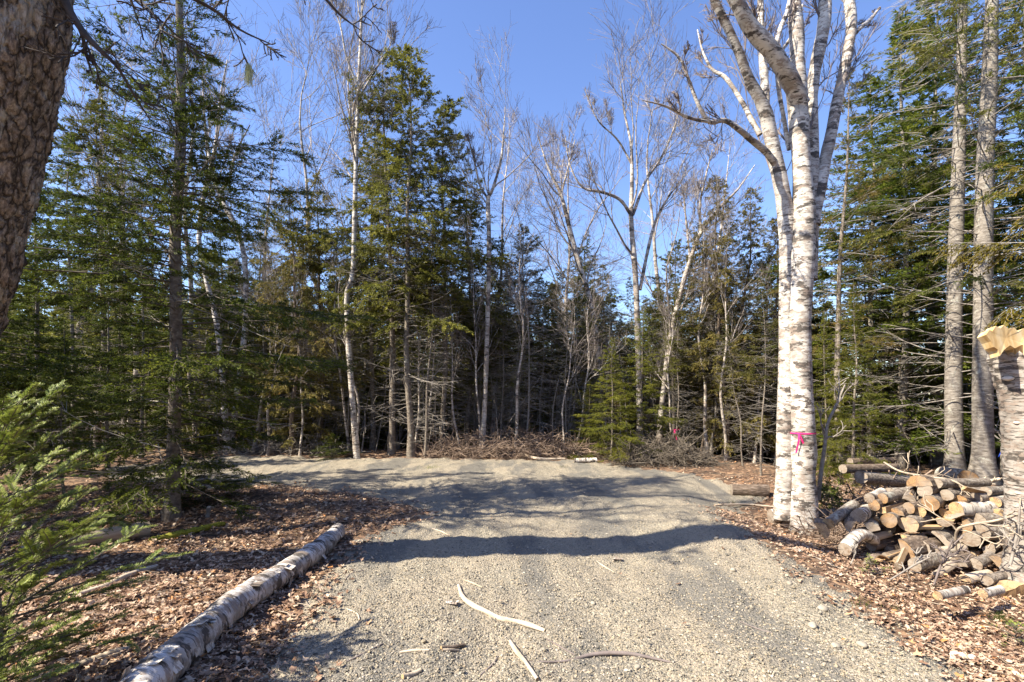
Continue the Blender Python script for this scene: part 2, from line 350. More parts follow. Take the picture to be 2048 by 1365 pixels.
# ------------------------------------------------------------------ ground, gravel, water
def axis(lo, hi, step, far0, far1, g=1.18):
    a = list(np.arange(lo, hi + step / 2, step)); s = step; x = a[-1]; r = []
    while x < far1: s *= g; x += s; r.append(x)
    s = step; x = a[0]; l = []
    while x > far0: s *= g; x -= s; l.append(x)
    return np.array(l[::-1] + a + r)
def grid(xs, ys, zf, keep=None):
    X, Y = np.meshgrid(xs, ys); Z = zf(X, Y); nx, ny = len(xs), len(ys)
    i = np.arange((ny - 1) * nx).reshape(ny - 1, nx)[:, :-1]
    Q = np.stack([i, i + 1, i + nx + 1, i + nx], -1).reshape(-1, 4)
    V = np.stack([X, Y, Z], -1).reshape(-1, 3)
    if keep is not None:
        k = keep(X, Y).ravel(); Q = Q[k[Q].all(1)]
        u, inv = np.unique(Q, return_inverse=True); V = V[u]; Q = inv.reshape(-1, 4)
    return V, Q
def zground(x, y):
    return H0(x, y) - .05 * sstep(.0, .25, sd_gravel(x, y)) + .008 * vnoise(x, y, .22, 8)
mb = MB(); V, Q = grid(axis(-8, 7, .07, -700, 700), axis(-1, 13, .07, -60, 1500), zground); mb.quads(V, Q)
tag(link('ground', mb.mesh('ground', M['floor'])), 'brown leaf covered forest floor around the gravel clearing', 'ground', kind='structure')
def zgravel(x, y):
    sd = sd_gravel(x, y) + .09 * vnoise(x, y, .5, 21) + .05 * vnoise(x, y, .16, 22)
    return H0(x, y) - .03 + .045 * sstep(-.12, .16, sd) + .006 * vnoise(x, y, .22, 9) + .004 * vnoise(x, y, .09, 10)
mb = MB(); V, Q = grid(axis(-9, 5, .045, -26, 5.1), axis(-1, 13, .045, -6, 13.5), zgravel, lambda x, y: sd_gravel(x, y) > -.3); mb.quads(V, Q)
tag(link('gravel_road', mb.mesh('gravel_road', M['gravel'])), 'pale gravel driveway widening into a clearing', 'gravel road', kind='structure')
mb = MB(); V, Q = grid(np.linspace(4, 600, 40), np.linspace(30, 900, 40), lambda x, y: x * 0 - 1.55 + 0 * y); mb.quads(V, Q)
tag(link('lake_water', mb.mesh('lake_water', M['water'])), 'blue lake water glimpsed between trunks beyond the woodpile', 'lake', kind='structure')

# pebbles
rng = np.random.default_rng(5)
def icosa():
    p = (1 + 5 ** .5) / 2
    V = nrm(np.array([(-1, p, 0), (1, p, 0), (-1, -p, 0), (1, -p, 0), (0, -1, p), (0, 1, p), (0, -1, -p), (0, 1, -p), (p, 0, -1), (p, 0, 1), (-p, 0, -1), (-p, 0, 1)], float))
    T = np.array([(0, 11, 5), (0, 5, 1), (0, 1, 7), (0, 7, 10), (0, 10, 11), (1, 5, 9), (5, 11, 4), (11, 10, 2), (10, 7, 6), (7, 1, 8), (3, 9, 4), (3, 4, 2), (3, 2, 6), (3, 6, 8), (3, 8, 9), (4, 9, 5), (2, 4, 11), (6, 2, 10), (8, 6, 7), (9, 8, 1)])
    return V, T
IV, IT = icosa()
def pebbles(N, y0, y1, r0, r1, sdmin):
    u = rng.random(N); y = 1 / (1 / y0 + u * (1 / y1 - 1 / y0)); x = rng.uniform(-1.9, 3.2, N) * np.maximum(1, y / 3.2)
    k = sd_gravel(x, y) + rng.normal(0, .12, N) > sdmin; x, y = x[k], y[k]; n = len(x)
    r = r0 + (r1 - r0) * rng.random(n) ** 3.5
    S = rng.uniform(.6, 1.25, (n, 1, 3)) * r[:, None, None]; S[:, :, 2] *= .75
    V = IV[None] * S * rng.uniform(.8, 1.15, (n, 12, 1)); a = rng.uniform(0, 6.28, n); c, s = np.cos(a)[:, None], np.sin(a)[:, None]
    V = np.stack([V[..., 0] * c - V[..., 1] * s, V[..., 0] * s + V[..., 1] * c, V[..., 2]], -1)
    z = np.maximum(zgravel(x, y), zground(x, y))
    V += np.stack([x, y, z + r * .25], -1)[:, None]
    return V, (IT[None] + (np.arange(n) * 12)[:, None, None]), n
mb = MB()
V, T, n = pebbles(110000, 1.9, 7, .003, .0095, .02); mb.tris(V, T, 0, False, np.repeat(rng.random(n) ** 1.2, 20))
V, T, n = pebbles(500, 1.9, 8, .008, .019, -.05); mb.tris(V, T, 0, False, np.repeat(rng.random(n), 20))
tag(link('gravel', mb.mesh('gravel', M['pebble'])), 'loose grey and tan pebbles over the driveway', 'gravel', kind='stuff')

# dry leaves
def leaves(N, xr, y0, y1, cond, size=(.013, .032), lift=.012):
    u = rng.random(N); y = 1 / (1 / y0 + u * (1 / y1 - 1 / y0)); x = rng.uniform(xr[0], xr[1], N)
    k = cond(x, y); x, y = x[k], y[k]; n = len(x); r = rng.uniform(size[0], size[1], n)
    m = 9; a = np.arange(m) / m * 6.283; lob = np.array([1.25, .55, 1.05, .5, .95, .42, .95, .5, 1.05])
    V = np.zeros((n, m + 1, 3)); rr = lob[None] * rng.uniform(.75, 1.15, (n, m)) * r[:, None]
    V[:, 1:, 0] = np.cos(a) * rr; V[:, 1:, 1] = np.sin(a) * rr * rng.uniform(.6, 1., (n, 1))
    V[:, 1:, 2] = (rng.uniform(-.3, .6, (n, 1)) * np.abs(V[:, 1:, 1]) + rng.normal(0, .16, (n, m)) * r[:, None])
    ax = rng.normal(0, .26, (n, 2)); z = V[..., 2] + V[..., 0] * ax[:, :1] + V[..., 1] * ax[:, 1:]
    b = rng.uniform(0, 6.28, n)[:, None]; c, s = np.cos(b), np.sin(b)
    V = np.stack([V[..., 0] * c - V[..., 1] * s, V[..., 0] * s + V[..., 1] * c, z], -1)
    V += np.stack([x, y, np.maximum(zground(x, y), np.where(sd_gravel(x, y) > -.3, zgravel(x, y), -9)) + lift + rng.random(n) * .015], -1)[:, None]
    i = np.arange(m); T = np.stack([np.zeros(m, int), 1 + i, 1 + (i + 1) % m], -1)
    return V, T[None] + (np.arange(n) * (m + 1))[:, None, None], np.repeat(rng.random(n), m)
mb = MB()
edge = lambda off: (lambda x, y: sd_gravel(x, y) + rng.normal(0, .16, len(x)) + .18 * vnoise(x, y, .6, 31) < off)
for a in (leaves(52000, (-7, -.9), 1.7, 8.5, edge(-.02)), leaves(34000, (2.2, 7), 2.2, 9, edge(-.02), (.010, .027)),
          leaves(2200, (-8, 8), 7, 13.5, edge(0.)), leaves(2600, (-2.4, 3.4), 1.9, 10.5, lambda x, y: vnoise(x, y, 1.3, 40) + .4 * rng.normal(0, 1, len(x)) > 1.3, (.007, .024))):
    mb.tris(a[0], a[1], 0, False, a[2])
tag(link('leaf_litter', mb.mesh('leaf_litter', M['leaf'])), 'dry brown fallen leaves beside the driveway', 'leaves', kind='stuff')

# ------------------------------------------------------------------ tree generators
UP = np.array([0, 0, 1.])
def trunk_path(rng, Hh, wob=.012, n=16, lean=(0, 0)):
    t = np.linspace(0, 1, n); ph = rng.uniform(0, 6.28, 4)
    x = Hh * (wob * np.sin(t * 7 + ph[0]) + wob * .5 * np.sin(t * 17 + ph[1]) - wob * np.sin(ph[0]) - wob * .5 * np.sin(ph[1])) + lean[0] * t * Hh
    y = Hh * (wob * np.sin(t * 6 + ph[2]) - wob * np.sin(ph[2])) + lean[1] * t * Hh
    return np.stack([x, y, t * Hh], -1)
def along(path, h):
    """trunk point and tangent at fraction h (0..1), vectorised over one path"""
    n = len(path); f = np.clip(h, 0, .9999) * (n - 1); i = f.astype(int); g = (f - i)[:, None]
    return path[i] * (1 - g) + path[i + 1] * g
def trunk_r(r0, t, flare=.45): return r0 * ((1 - t) ** .85 * .97 + .03) * (1 + flare * np.exp(-t * 45))
def dead_branches(mb, rng, path, r0, lo, hi, nb, L, mat=1, droop=.25, sub=4, rad=.010):
    t = rng.uniform(lo, hi, nb); P0 = along(path, t); az = rng.uniform(0, 6.28, nb); ln = L * rng.uniform(.35, 1.15, nb)
    el = rng.uniform(-.25, .35, nb); d = np.stack([np.cos(az) * np.cos(el), np.sin(az) * np.cos(el), np.sin(el)], -1)
    s = np.linspace(0, 1, 6)[None, :, None]
    bend = rng.normal(0, .12, (nb, 1, 3)) * s * s
    P = P0[:, None] + ln[:, None, None] * (d[:, None] * s + bend - UP * droop * s ** 2 * rng.uniform(.3, 1.4, (nb, 1, 1)) + UP * .22 * s ** 3)
    R = rad * (.4 + .6 * ln / L)[:, None] * (1 - .8 * s[0, :, 0])[None]
    tubes(mb, P, np.maximum(R, .0022), 4, mat)
    if sub:
        k = np.repeat(np.arange(nb), sub); ts = rng.uniform(.3, .98, len(k)); f = ts * 5; i = np.minimum(f.astype(int), 4); g = (f - i)[:, None]
        b = P[k, i] * (1 - g) + P[k, i + 1] * g; tg = nrm(P[k, i + 1] - P[k, i]); sd = nrm(np.cross(tg, UP)) * rng.choice([-1, 1], len(k))[:, None]
        dd = nrm(tg * .75 + sd * rng.uniform(.3, .9, (len(k), 1)) + rng.normal(0, .25, (len(k), 3))); l2 = (ln[k] * rng.uniform(.12, .38, len(k)))[:, None, None]
        s3 = np.linspace(0, 1, 4)[None, :, None]; Q = b[:, None] + l2 * (dd[:, None] * s3 - UP * .15 * s3 ** 2)
        tubes(mb, Q, np.maximum(rad * .4 * (1 - .7 * s3[0, :, 0])[None] * np.ones((len(k), 1)), .0018), 3, mat)
def conifer(rng, Hh, path, c0, Rc, nb, card=(.075, .022), sp=.032, flat=.25, el0=-.15, el1=.75, sag=.28, sec=.10, hang=0., bare=.18, prof=.8, fill=1., c1=.985, seclen=.40, twigs=True, wood=True, br=.010, arc=None, gmin=.3, comb=False):
    mb = MB(); t = np.sort(rng.random(nb) ** .92); h = c0 + (c1 - c0) * t
    P0 = along(path, h); az = np.arange(nb) * 2.39996 + rng.normal(0, .35, nb)
    if arc is not None: az = rng.uniform(arc[0], arc[1], nb)
    pr = np.maximum((1 - t) ** prof * np.minimum(1, .62 + 1.6 * t), .045); q0 = rng.uniform(0, 6.28, 3); gap = .80 + .28 * np.sin(az + h * 23 + q0[0]) + .22 * np.sin(2 * az - h * 41 + q0[1]) + .16 * np.sin(h * 70 + q0[2]); L_ = Rc * pr * rng.uniform(.55, 1.2, nb) * np.clip(gap, gmin, 1.2)
    el = el0 + (el1 - el0) * t ** 1.3 + rng.normal(0, .12, nb); n = 7; s = np.linspace(0, 1, n)[None, :, None]
    d = np.stack([np.cos(az) * np.cos(el), np.sin(az) * np.cos(el), np.sin(el)], -1)
    lat = np.stack([-np.sin(az), np.cos(az), 0 * az], -1)
    sg = (sag * (1 - .6 * t) * rng.uniform(.5, 1.5, nb))[:, None, None]
    P = P0[:, None] + L_[:, None, None] * (d[:, None] * s - UP * sg * s ** 2 + UP * sg * .65 * s ** 3 + lat[:, None] * rng.normal(0, .10, (nb, 1, 1)) * s ** 2)
    R = np.maximum(br * (.35 + .65 * L_ / Rc)[:, None] * (1 - .8 * s[0, :, 0])[None], .002)
    if wood: tubes(mb, P, R, 4, 1)
    m = np.maximum(4, (L_ / sec * fill * rng.uniform(.55, 1.2, nb)).astype(int)); k = np.repeat(np.arange(nb), m); N = len(k)
    b0 = np.where(t[k] < .5, bare * 1.6, bare * .6); ts = b0 + (1 - b0) * rng.random(N) ** .85
    f = ts * (n - 1); i = np.minimum(f.astype(int), n - 2); g = (f - i)[:, None]
    B0 = P[k, i] * (1 - g) + P[k, i + 1] * g; T0 = nrm(P[k, i + 1] - P[k, i]); sgn = rng.choice([-1., 1.], N)[:, None]
    sd = nrm(np.cross(T0, UP) + 1e-6) * sgn
    D = nrm(T0 * (.95 if comb else .80) + sd * (rng.uniform(.5, .75, (N, 1)) if comb else rng.uniform(.45, .95, (N, 1))) + rng.normal(0, flat * .5, (N, 3)) - UP * (hang + .05)); l2 = L_[k] * seclen * (1.08 - ts * .75) * rng.uniform(.5, 1.2, N) + card[0] * .7
    # add the branch's own leading tip as a spray
    tip = np.arange(nb); B0 = np.concatenate([B0, P[:, 4]]); D = np.concatenate([D, nrm(P[:, 6] - P[:, 4])]); l2 = np.concatenate([l2, L_ * .42 + card[0] * .4]); N2 = len(B0)
    s4 = np.linspace(0, 1, 4)[None, :, None]; curve = -UP * (hang * .6 + .08) * s4 ** 2
    S = B0[:, None] + l2[:, None, None] * (D[:, None] * s4 + curve)
    if twigs: tubes(mb, S, np.full((N2, 4), .0025) * (1 - .5 * s4[0, :, 0])[None], 3, 1)
    q = np.maximum(3, (l2 / sp).astype(int)); j = np.repeat(np.arange(N2), q); K = len(j)
    tt = rng.random(K) ** .9; tt = .08 + .92 * tt; pos = S[j, 0] + l2[j][:, None] * (D[j] * tt[:, None] - UP * (hang * .6 + .08) * (tt ** 2)[:, None])
    dj = nrm(D[j] - UP * ((hang * .6 + .08) * 2 * tt)[:, None]); sj = nrm(np.cross(dj, UP) + 1e-6); uj = np.cross(sj, dj)
    ph = np.where(rng.random(K) < .5, .35, np.pi - .35) + rng.normal(0, .28, K) if comb else rng.choice([0., np.pi], K) + rng.normal(0, .6 + flat * 1.3, K)
    rad = sj * np.cos(ph)[:, None] + uj * np.sin(ph)[:, None]
    cd = nrm(dj * rng.uniform(.55, 1.1, (K, 1)) + rad * .75 - UP * hang * rng.uniform(.2, 1.0, (K, 1))); cs = nrm(np.cross(cd, uj * .8 + rng.normal(0, .8, (K, 3))))
    if comb: cd = nrm(dj * .62 + rad * .85 + rng.normal(0, .08, (K, 3))); cs = nrm(np.cross(cd, uj + rng.normal(0, .25, (K, 3))))
    sz = rng.uniform(.85, 1.1, K) * (1.05 - .5 * tt ** 4) if comb else rng.uniform(.6, 1.25, K) * (1.1 - .45 * tt)
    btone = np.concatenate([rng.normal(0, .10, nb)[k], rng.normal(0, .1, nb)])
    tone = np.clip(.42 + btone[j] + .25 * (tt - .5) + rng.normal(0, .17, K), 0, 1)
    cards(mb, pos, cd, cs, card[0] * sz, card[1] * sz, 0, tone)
    return mb
def grow(rng, P, R, Ln, cnt, t0, ang, ratio, rr, up, n, jit=.12):
    B = len(P); k = np.repeat(np.arange(B), cnt); N = len(k); t = t0 + (.93 - t0) * rng.random(N)
    m = P.shape[1]; f = t * (m - 1); i = np.minimum(f.astype(int), m - 2); g = (f - i)
    b = P[k, i] * (1 - g[:, None]) + P[k, i + 1] * g[:, None]; rb = R[k, i] * (1 - g) + R[k, i + 1] * g
    T = nrm(P[k, i + 1] - P[k, i]); r = nrm(rng.normal(0, 1, (N, 3))); side = nrm(r - T * (r * T).sum(-1, keepdims=True))
    a = rng.uniform(ang[0], ang[1], N)[:, None]; d = nrm(T * np.cos(a) + side * np.sin(a) + UP * up * .4)
    ln = Ln[k] * ratio * (1.15 - .5 * (t - t0) / (1 - t0)) * rng.uniform(.6, 1.25, N)
    step = np.zeros((N, n, 3)); cur = d.copy()
    for q in range(1, n):
        cur = nrm(cur + UP * up / n + rng.normal(0, jit, (N, 3))); step[:, q] = cur
    C = b[:, None] + np.cumsum(step, 1) * (ln / (n - 1))[:, None, None]
    r0 = np.minimum(rb * rr, rb * .9); RR = np.maximum(r0[:, None] * (1 - .75 * np.linspace(0, 1, n))[None], .0024)
    return C, RR, ln
def bare_crown(rng, stems, cfg, mb_limb, mb_twig, nlimb=1, tw=.0034):
    n0 = 14; P = np.stack([catmull(p, n0) for p, r in stems]); R = np.stack([np.interp(np.linspace(0, 1, n0), np.linspace(0, 1, len(r)), r) for p, r in stems])
    Ln = np.array([np.linalg.norm(np.diff(p, axis=0), axis=1).sum() for p, r in stems])
    for lv, c in enumerate(cfg):
        P, R, Ln = grow(rng, P, R, Ln, *c)
        last = lv == len(cfg) - 1
        R = np.maximum(R, tw if lv >= 2 else .005)
        (lambda m, mt: tubes(m, P, R, 6 if lv == 0 else (4 if lv == 1 else 3), mt))(mb_limb if lv < nlimb else mb_twig, 1 if lv < nlimb else 0)

PROTO = {}
def proto(kind, parts, Hh): PROTO[kind] = (parts, Hh)
LOD = {}
t = np.linspace(0, 1, 16); Hh = 10
def conproto(kind, r, r0, flare, wob, dead, bark, needle, nm, **kw):
    p = trunk_path(r, Hh, wob); a = MB(); tubes(a, p, trunk_r(r0, t, flare), 10)
    for q in dead: dead_branches(a, r, p, .1, *q[:4], sub=q[4], rad=q[5])
    c = conifer(r, Hh, p, **kw)
    proto(kind, [('trunk', a.mesh(nm + '_trunk', [M[bark], M['deadwood']])), ('crown', c.mesh(nm + '_crown', [M[needle], M['branchlet']]))], Hh)
for v in range(2):
    r = np.random.default_rng(100 + v)
    conproto('fir_dense%d' % v, r, .085, .45, .004, [(.02, .2, 18, .9, 4, .009)], 'fir_bark', 'fir', 'fir', c0=.07, Rc=1.9, nb=230, card=(.085, .021), sp=.009, flat=.35, sag=.25, sec=.075)
    conproto('fir_open%d' % v, r, .075, .45, .006, [(.03, .5, 60, 1.0, 5, .009)], 'fir_bark', 'fir', 'fir', c0=.16, Rc=1.7, nb=150, card=(.085, .021), sp=.0095, flat=.3, sag=.3, sec=.08)
    conproto('spruce%d' % v, r, .082, .45, .006, [(.06, .55, 110, 1.25, 7, .009), (.4, .88, 90, 1.3, 8, .008)], 'spruce_bark', 'spruce', 'spruce', c0=.33, Rc=1.7, nb=135, card=(.075, .023), sp=.0080, flat=.9, el0=-.25, el1=.9, sag=.35, hang=.18, sec=.062, prof=.5)
    conproto('pole%d' % v, r, .052, .4, .01, [(.04, .8, 150, 1.15, 6, .008)], 'spruce_bark', 'spruce', 'spruce', c0=.5, Rc=1.3, nb=110, card=(.08, .021), sp=.010, flat=.5, el0=-.1, el1=.9, sag=.3, sec=.08)
    conproto('cedar%d' % v, r, .09, .7, .012, [(.05, .45, 80, 1.3, 6, .009)], 'cedar_bark', 'cedar', 'cedar', c0=.08, Rc=1.65, nb=220, card=(.10, .025), sp=.0115, flat=.7, el0=-.25, el1=.9, sag=.1, sec=.085, hang=.5, bare=.22, prof=.5)
    conproto('hemlock%d' % v, r, .08, .45, .006, [(.02, .25, 20, .8, 4, .008)], 'spruce_bark', 'hemlock', 'hemlock', c0=.03, Rc=2.6, nb=220, card=(.09, .020), sp=.011, flat=.45, el0=-.05, el1=.7, sag=.35, sec=.08, hang=.15)
    for nm, mt, tws in (('birch', 'birch_far', .0022), ('maple', 'limb', .0025)):
        p = trunk_path(r, Hh, .016, lean=(r.normal(0, .02), 0)); a = MB(); b = MB(); tubes(a, p, trunk_r(.08, t), 10)
        bare_crown(r, [(p, trunk_r(.08, t))], [(10, .40, (.45, 1.05), .28, .5, .5, 9, .13), (6, .1, (.45, .95), .58, .55, .4, 8, .13), (5, .08, (.4, .9), .60, .6, .3, 7, .13), (3, .08, (.35, .8), .62, .6, .2, 5, .12)], a, b, 2, tws)
        proto('bare_%s%d' % (nm, v), [('trunk', a.mesh('bare_trunk', [M[mt], M[mt]])), ('crown', b.mesh('bare_crown', M['twig']))], Hh)
    # cheap trees for the mass of wood behind
    p = trunk_path(r, Hh, .006, 8); a = MB(); tubes(a, p, trunk_r(.09, np.linspace(0, 1, 8)), 5, 1); dead_branches(a, r, p, .1, .05, .6, 40, 1.2, 1, sub=3, rad=.012)
    a.add(conifer(r, Hh, p, .05, 2.3, 120, (.24, .10), .06, .7, sag=.3, sec=.15, twigs=False)); LOD[v] = a
r = np.random.default_rng(40); p = trunk_path(r, 10, .008); a = MB(); tubes(a, p, trunk_r(.07, t), 8); dead_branches(a, r, p, .08, .15, .99, 240, 1.6, sub=9)
proto('dead0', [('trunk', a.mesh('dead_trunk', [M['deadwood'], M['deadwood']]))], 10)
conproto('rusty0', r, .085, .45, .01, [(.1, .7, 80, 1.2, 6, .009)], 'spruce_bark', 'rust', 'hemlock', c0=.3, Rc=1.8, nb=110, card=(.09, .018), sp=.013, flat=.5, el0=0, el1=.8, sag=.3, sec=.09)

NAMES = {'fir_dense': 'fir_tree', 'fir_open': 'fir_tree', 'spruce': 'spruce_tree', 'pole': 'spruce_tree', 'cedar': 'cedar_tree', 'hemlock': 'hemlock_tree', 'rusty': 'hemlock_tree', 'dead': 'dead_tree', 'bare_birch': 'birch_tree', 'bare_maple': 'maple_tree'}
def place(kind, px, d, top, label, rz=0., wx=1., lean=0., sink=.06):
    x = (px - 1024) / F * d; z0 = float(H(x, d)) - sink; zt = CH + (HY - top) / F * d
    parts, Hh = PROTO[kind]; s = (zt - z0) / Hh; k = kind[:-1]
    o = empty(NAMES[k], (x, d, z0), label, 'tree', {'bare_birch': 'bare birches', 'bare_maple': 'bare maples', 'dead': 'dead trees'}.get(k, NAMES[k].split('_')[0] + 's at the edge of the clearing'))
    o.rotation_euler = (0, RAD(lean), 0); xy = wx * max(s, .25)
    for nm, me in parts:
        c = link(nm, me, o); ts = s if nm == 'trunk' and k[:4] != 'bare' and k[:4] != 'dead' else xy; c.scale = (ts, ts, s); c.rotation_euler = (0, 0, rz)
    return o

# ------------------------------------------------------------------ the trees round the clearing
TREES = [
 # kind, photo column, distance, photo row of the top, label, turn, width, lean
 ('fir_dense0', 72, 7.6, 300, 'dark dense fir nearest the leaning brown maple trunk', .3, 1.16, 0),
 ('fir_dense1', -25, 8.6, 380, 'dark fir partly hidden behind the leaning maple trunk', 1.3, 1.10, 0),
 ('fir_open0', 140, 10.5, 262, 'slim sunlit fir just right of the maple trunk with thin yellowish top', 2.0, 1.22, 0),
 ('spruce0', 196, 12.5, 148, 'tall spruce with dark pointed top left of the open foreground fir', .7, 1.26, 0),
 ('pole1', 246, 13.8, 235, 'thin spruce with sparse top between the pointed spruce and the open fir', .2, 1.26, 0),
 ('fir_dense1', 215, 9.6, 520, 'low bushy fir between the dense dark fir and the open foreground fir', 4.0, 1.34, 0),
 ('fir_dense0', 282, 11.5, 455, 'bushy fir close behind the left side of the open foreground fir', 2.2, 1.10, 0),
 ('fir_open1', 130, 6.9, 640, 'short fir with lit branch tips before the dense dark fir', 3.2, 1.46, 0),
 ('fir_dense0', 440, 13.2, 372, 'dark fir behind the twin white birches', 1.2, 1.04, 0),
 ('fir_dense1', 408, 6.7, 870, 'knee high fir seedling beside the open foreground fir trunk', .4, 1.71, 0),
 ('fir_open0', 530, 13.0, 470, 'fir with outstretched boughs between the twin birches and the olive cedars', 2.9, 1.46, 0),
 ('cedar0', 585, 12.0, 372, 'olive brown cedar left of the tall kinked white birch', .4, 1.40, 0),
 ('cedar1', 640, 13.4, 340, 'olive cedar directly beside the tall kinked white birch', 2.4, 1.22, 0),
 ('cedar1', 520, 14.2, 440, 'cedar half hidden behind the fir boughs by the twin birches', 5.1, 1.22, 0),
 ('cedar0', 470, 15, 520, 'low shaded cedar deep behind the twin white birches', 3.1, 1.46, 0),
 ('spruce1', 822, 11.5, 92, 'tallest spruce in the middle with long pale straight trunk', .5, 1.21, 0),
 ('spruce0', 783, 12.1, 98, 'spruce with dark brown trunk left of the tallest pale trunked spruce', 1.9, 1.15, -1.2),
 ('spruce1', 884, 12.8, 205, 'broad dark spruce crown to the right of the tallest spruce', 3.6, 1.38, 0),
 ('pole0', 850, 11.35, 385, 'small spruce with many curved grey dead branches at the gravel edge', 1.1, 1.09, 1.2),
 ('spruce0', 745, 13.6, 255, 'spruce with yellow green boughs just right of the kinked birch', 2.7, 1.26, 0),
 ('spruce0', 935, 14.4, 330, 'dark spruce behind the grey birch at the brush pile', .9, 1.26, 0),
 ('pole1', 905, 13.2, 500, 'thin dark spruce pole left of the grey birch', .4, 1.15, 0),
 ('pole0', 948, 13.9, 520, 'shaded spruce pole just left of the grey birch base', 1.4, 1.03, -1),
 ('pole1', 1003, 13.1, 470, 'spruce pole just right of the grey birch', 2.1, 1.03, 0),
 ('spruce1', 1046, 15.2, 452, 'pointed young spruce standing against open sky above the brush pile', 2.2, 1.15, 0),
 ('pole0', 1078, 13.4, 545, 'spruce pole right of the pointed young spruce', .8, 1.03, 1),
 ('pole1', 1112, 14.2, 575, 'slender grey spruce pole over the right half of the brush pile', 2.8, 0.92, 0),
 ('pole0', 1030, 12.6, 640, 'short leaning dead topped pole rising from the brush pile', 4.2, 0.92, 6),
 ('spruce0', 1170, 17, 468, 'small dark spruce top behind the leaning birch', 1.8, 1.15, 0),
 ('spruce1', 1120, 17.5, 540, 'low spruce top left of the leaning birch', 4.8, 1.26, 0),
 ('dead0', 1220, 13.6, 545, 'grey dead spruce with bare tangled branches left of the spreading birch', .4, 1.00, 0),
 ('dead0', 1135, 12.4, 640, 'short dead spruce with grey twigs over the brush pile', 2.9, 0.80, 0),
 ('hemlock0', 1222, 10.9, 672, 'bushy yellow green hemlock at the right end of the brush pile', .2, 1.40, 0),
 ('hemlock1', 1285, 11.3, 610, 'tall young hemlock in front of the spreading birch trunk', 1.8, 1.16, 0),
 ('hemlock0', 1180, 11.8, 760, 'low hemlock bush spilling beside the brush pile', 3.8, 1.22, 0),
 ('spruce1', 1350, 13.0, 478, 'dark spruce between the spreading birch and the slanting birch', 4.4, 1.09, 0),
 ('pole0', 1302, 13.8, 600, 'shaded spruce pole behind the tall young hemlock', 5.4, 1.03, 0),
 ('cedar1', 1405, 13.2, 440, 'olive cedar right of the slanting birch', .7, 1.28, 0),
 ('cedar0', 1452, 12.2, 350, 'tall cedar with leaning brown trunk midway to the big birch clump', 2.0, 1.22, -2.2),
 ('cedar1', 1505, 12.8, 372, 'olive cedar close left of the big birch clump', 3.3, 1.22, 0),
 ('cedar0', 1550, 13.8, 430, 'cedar showing through just behind the big birch clump', 4.3, 1.34, 0),
 ('pole1', 1522, 9.2, 560, 'spruce pole with hanging dead branches at the gravel corner', .9, 1.15, 0),
 ('pole0', 1486, 10.6, 620, 'slanting pole spruce left of the gravel corner', 2.7, 1.03, -6),
 ('cedar1', 1625, 13.6, 500, 'shaded cedar right behind the big birch clump', 1.1, 1.22, 0),
 ('rusty0', 1682, 10.2, 132, 'rust tinged hemlock with grey trunk right of the big birch clump', .7, 1.00, 1.2),
 ('hemlock1', 1706, 8.7, 560, 'low golden green hemlock under the rust tinged one', 2.6, 0.92, 0),
 ('hemlock0', 1650, 9.4, 620, 'small hemlock peeping out at the right of the big birch trunks', 4.1, 0.85, 0),
 ('fir_dense0', 1800, 11.8, 15, 'huge dark green fir filling the right side behind the two grey trunks', .2, 1.77, 0),
 ('fir_dense1', 1872, 13.2, -90, 'tall fir behind the left of the two grey trunks', 1.7, 1.59, 0),
 ('fir_open1', 1745, 12.6, 120, 'fir with drooping open boughs beside the rust tinged hemlock', 3.0, 1.52, 0),
 ('fir_dense1', 2050, 12.2, -60, 'dark fir at the far right behind the broken snag', 4.6, 1.46, 0),
 ('fir_dense0', 1768, 13.8, 590, 'low fir bough mass between the golden hemlock and the grey trunks', 5.2, 1.46, 0),
 ('pole0', 1722, 13.0, 420, 'dark trunk in the shaded wood behind the left end of the woodpile', .4, 1.15, 0),
 ('pole1', 1793, 12.4, 400, 'reddish shaded trunk behind the top of the woodpile', 1.5, 1.49, 0),
 ('pole0', 1818, 13.2, 380, 'sunlit pale trunk among the shaded trunks behind the woodpile', 2.5, 1.38, 0),
 ('pole1', 1750, 15.5, 450, 'thin far trunk seen against the lake behind the woodpile', 3.5, 1.03, 0),
 ('pole0', 1862, 15.0, 430, 'thin shaded trunk left of the two grey trunks', 4.5, 1.03, 0),
 ('cedar0', 1995, 15.5, 560, 'green cedar seen between the right grey trunk and the snag', 5.5, 1.10, 0),
 ('pole1', 392, 12.2, 520, 'thin grey pole left of the twin white birches', .6, 1.03, 0),
 ('pole0', 290, 12.6, 560, 'shaded pole behind the open foreground fir', 1.6, 1.03, 0),
 ('bare_maple0', 262, 15.5, 110, 'reddish bare maple behind the pointed spruce', .4, 0.95, 0),
 ('bare_birch1', 395, 15, 45, 'bare birch whose fine twigs show right of the open fir top', 1.2, 0.90, 0),
 ('bare_birch0', 540, 15.5, 225, 'slim bare birch above the olive cedars', 2.2, 0.90, 1),
 ('bare_maple1', 630, 14.6, 90, 'bare hardwood with forked pale stem left of the kinked birch', 3.2, 1.00, -1),
 ('bare_birch1', 985, 14.6, 222, 'bare birch crown right of the broad dark spruce', 4.2, 0.95, 2),
 ('bare_maple0', 1135, 16.5, 250, 'bare crown behind the leaning birch', 5.2, 1.00, 0),
 ('bare_birch0', 1455, 16, 262, 'hazy bare crown between the slanting birch and the big birch clump', .9, 1.10, 0),
 ('bare_maple1', 1310, 18, 180, 'bare crown behind the spreading birch', 1.9, 1.10, 0),
 ('bare_maple0', 170, 17, 20, 'faint bare crown above the slim sunlit fir', 3.9, 1.00, 0),
 ('bare_maple1', 715, 16.5, -10, 'bare crown behind the top of the kinked birch', 2.9, 0.90, 0),
]
for k, px, d, top, lab, rz, wx, lean in TREES: place(k, px, d, top, lab, rz, wx, lean)
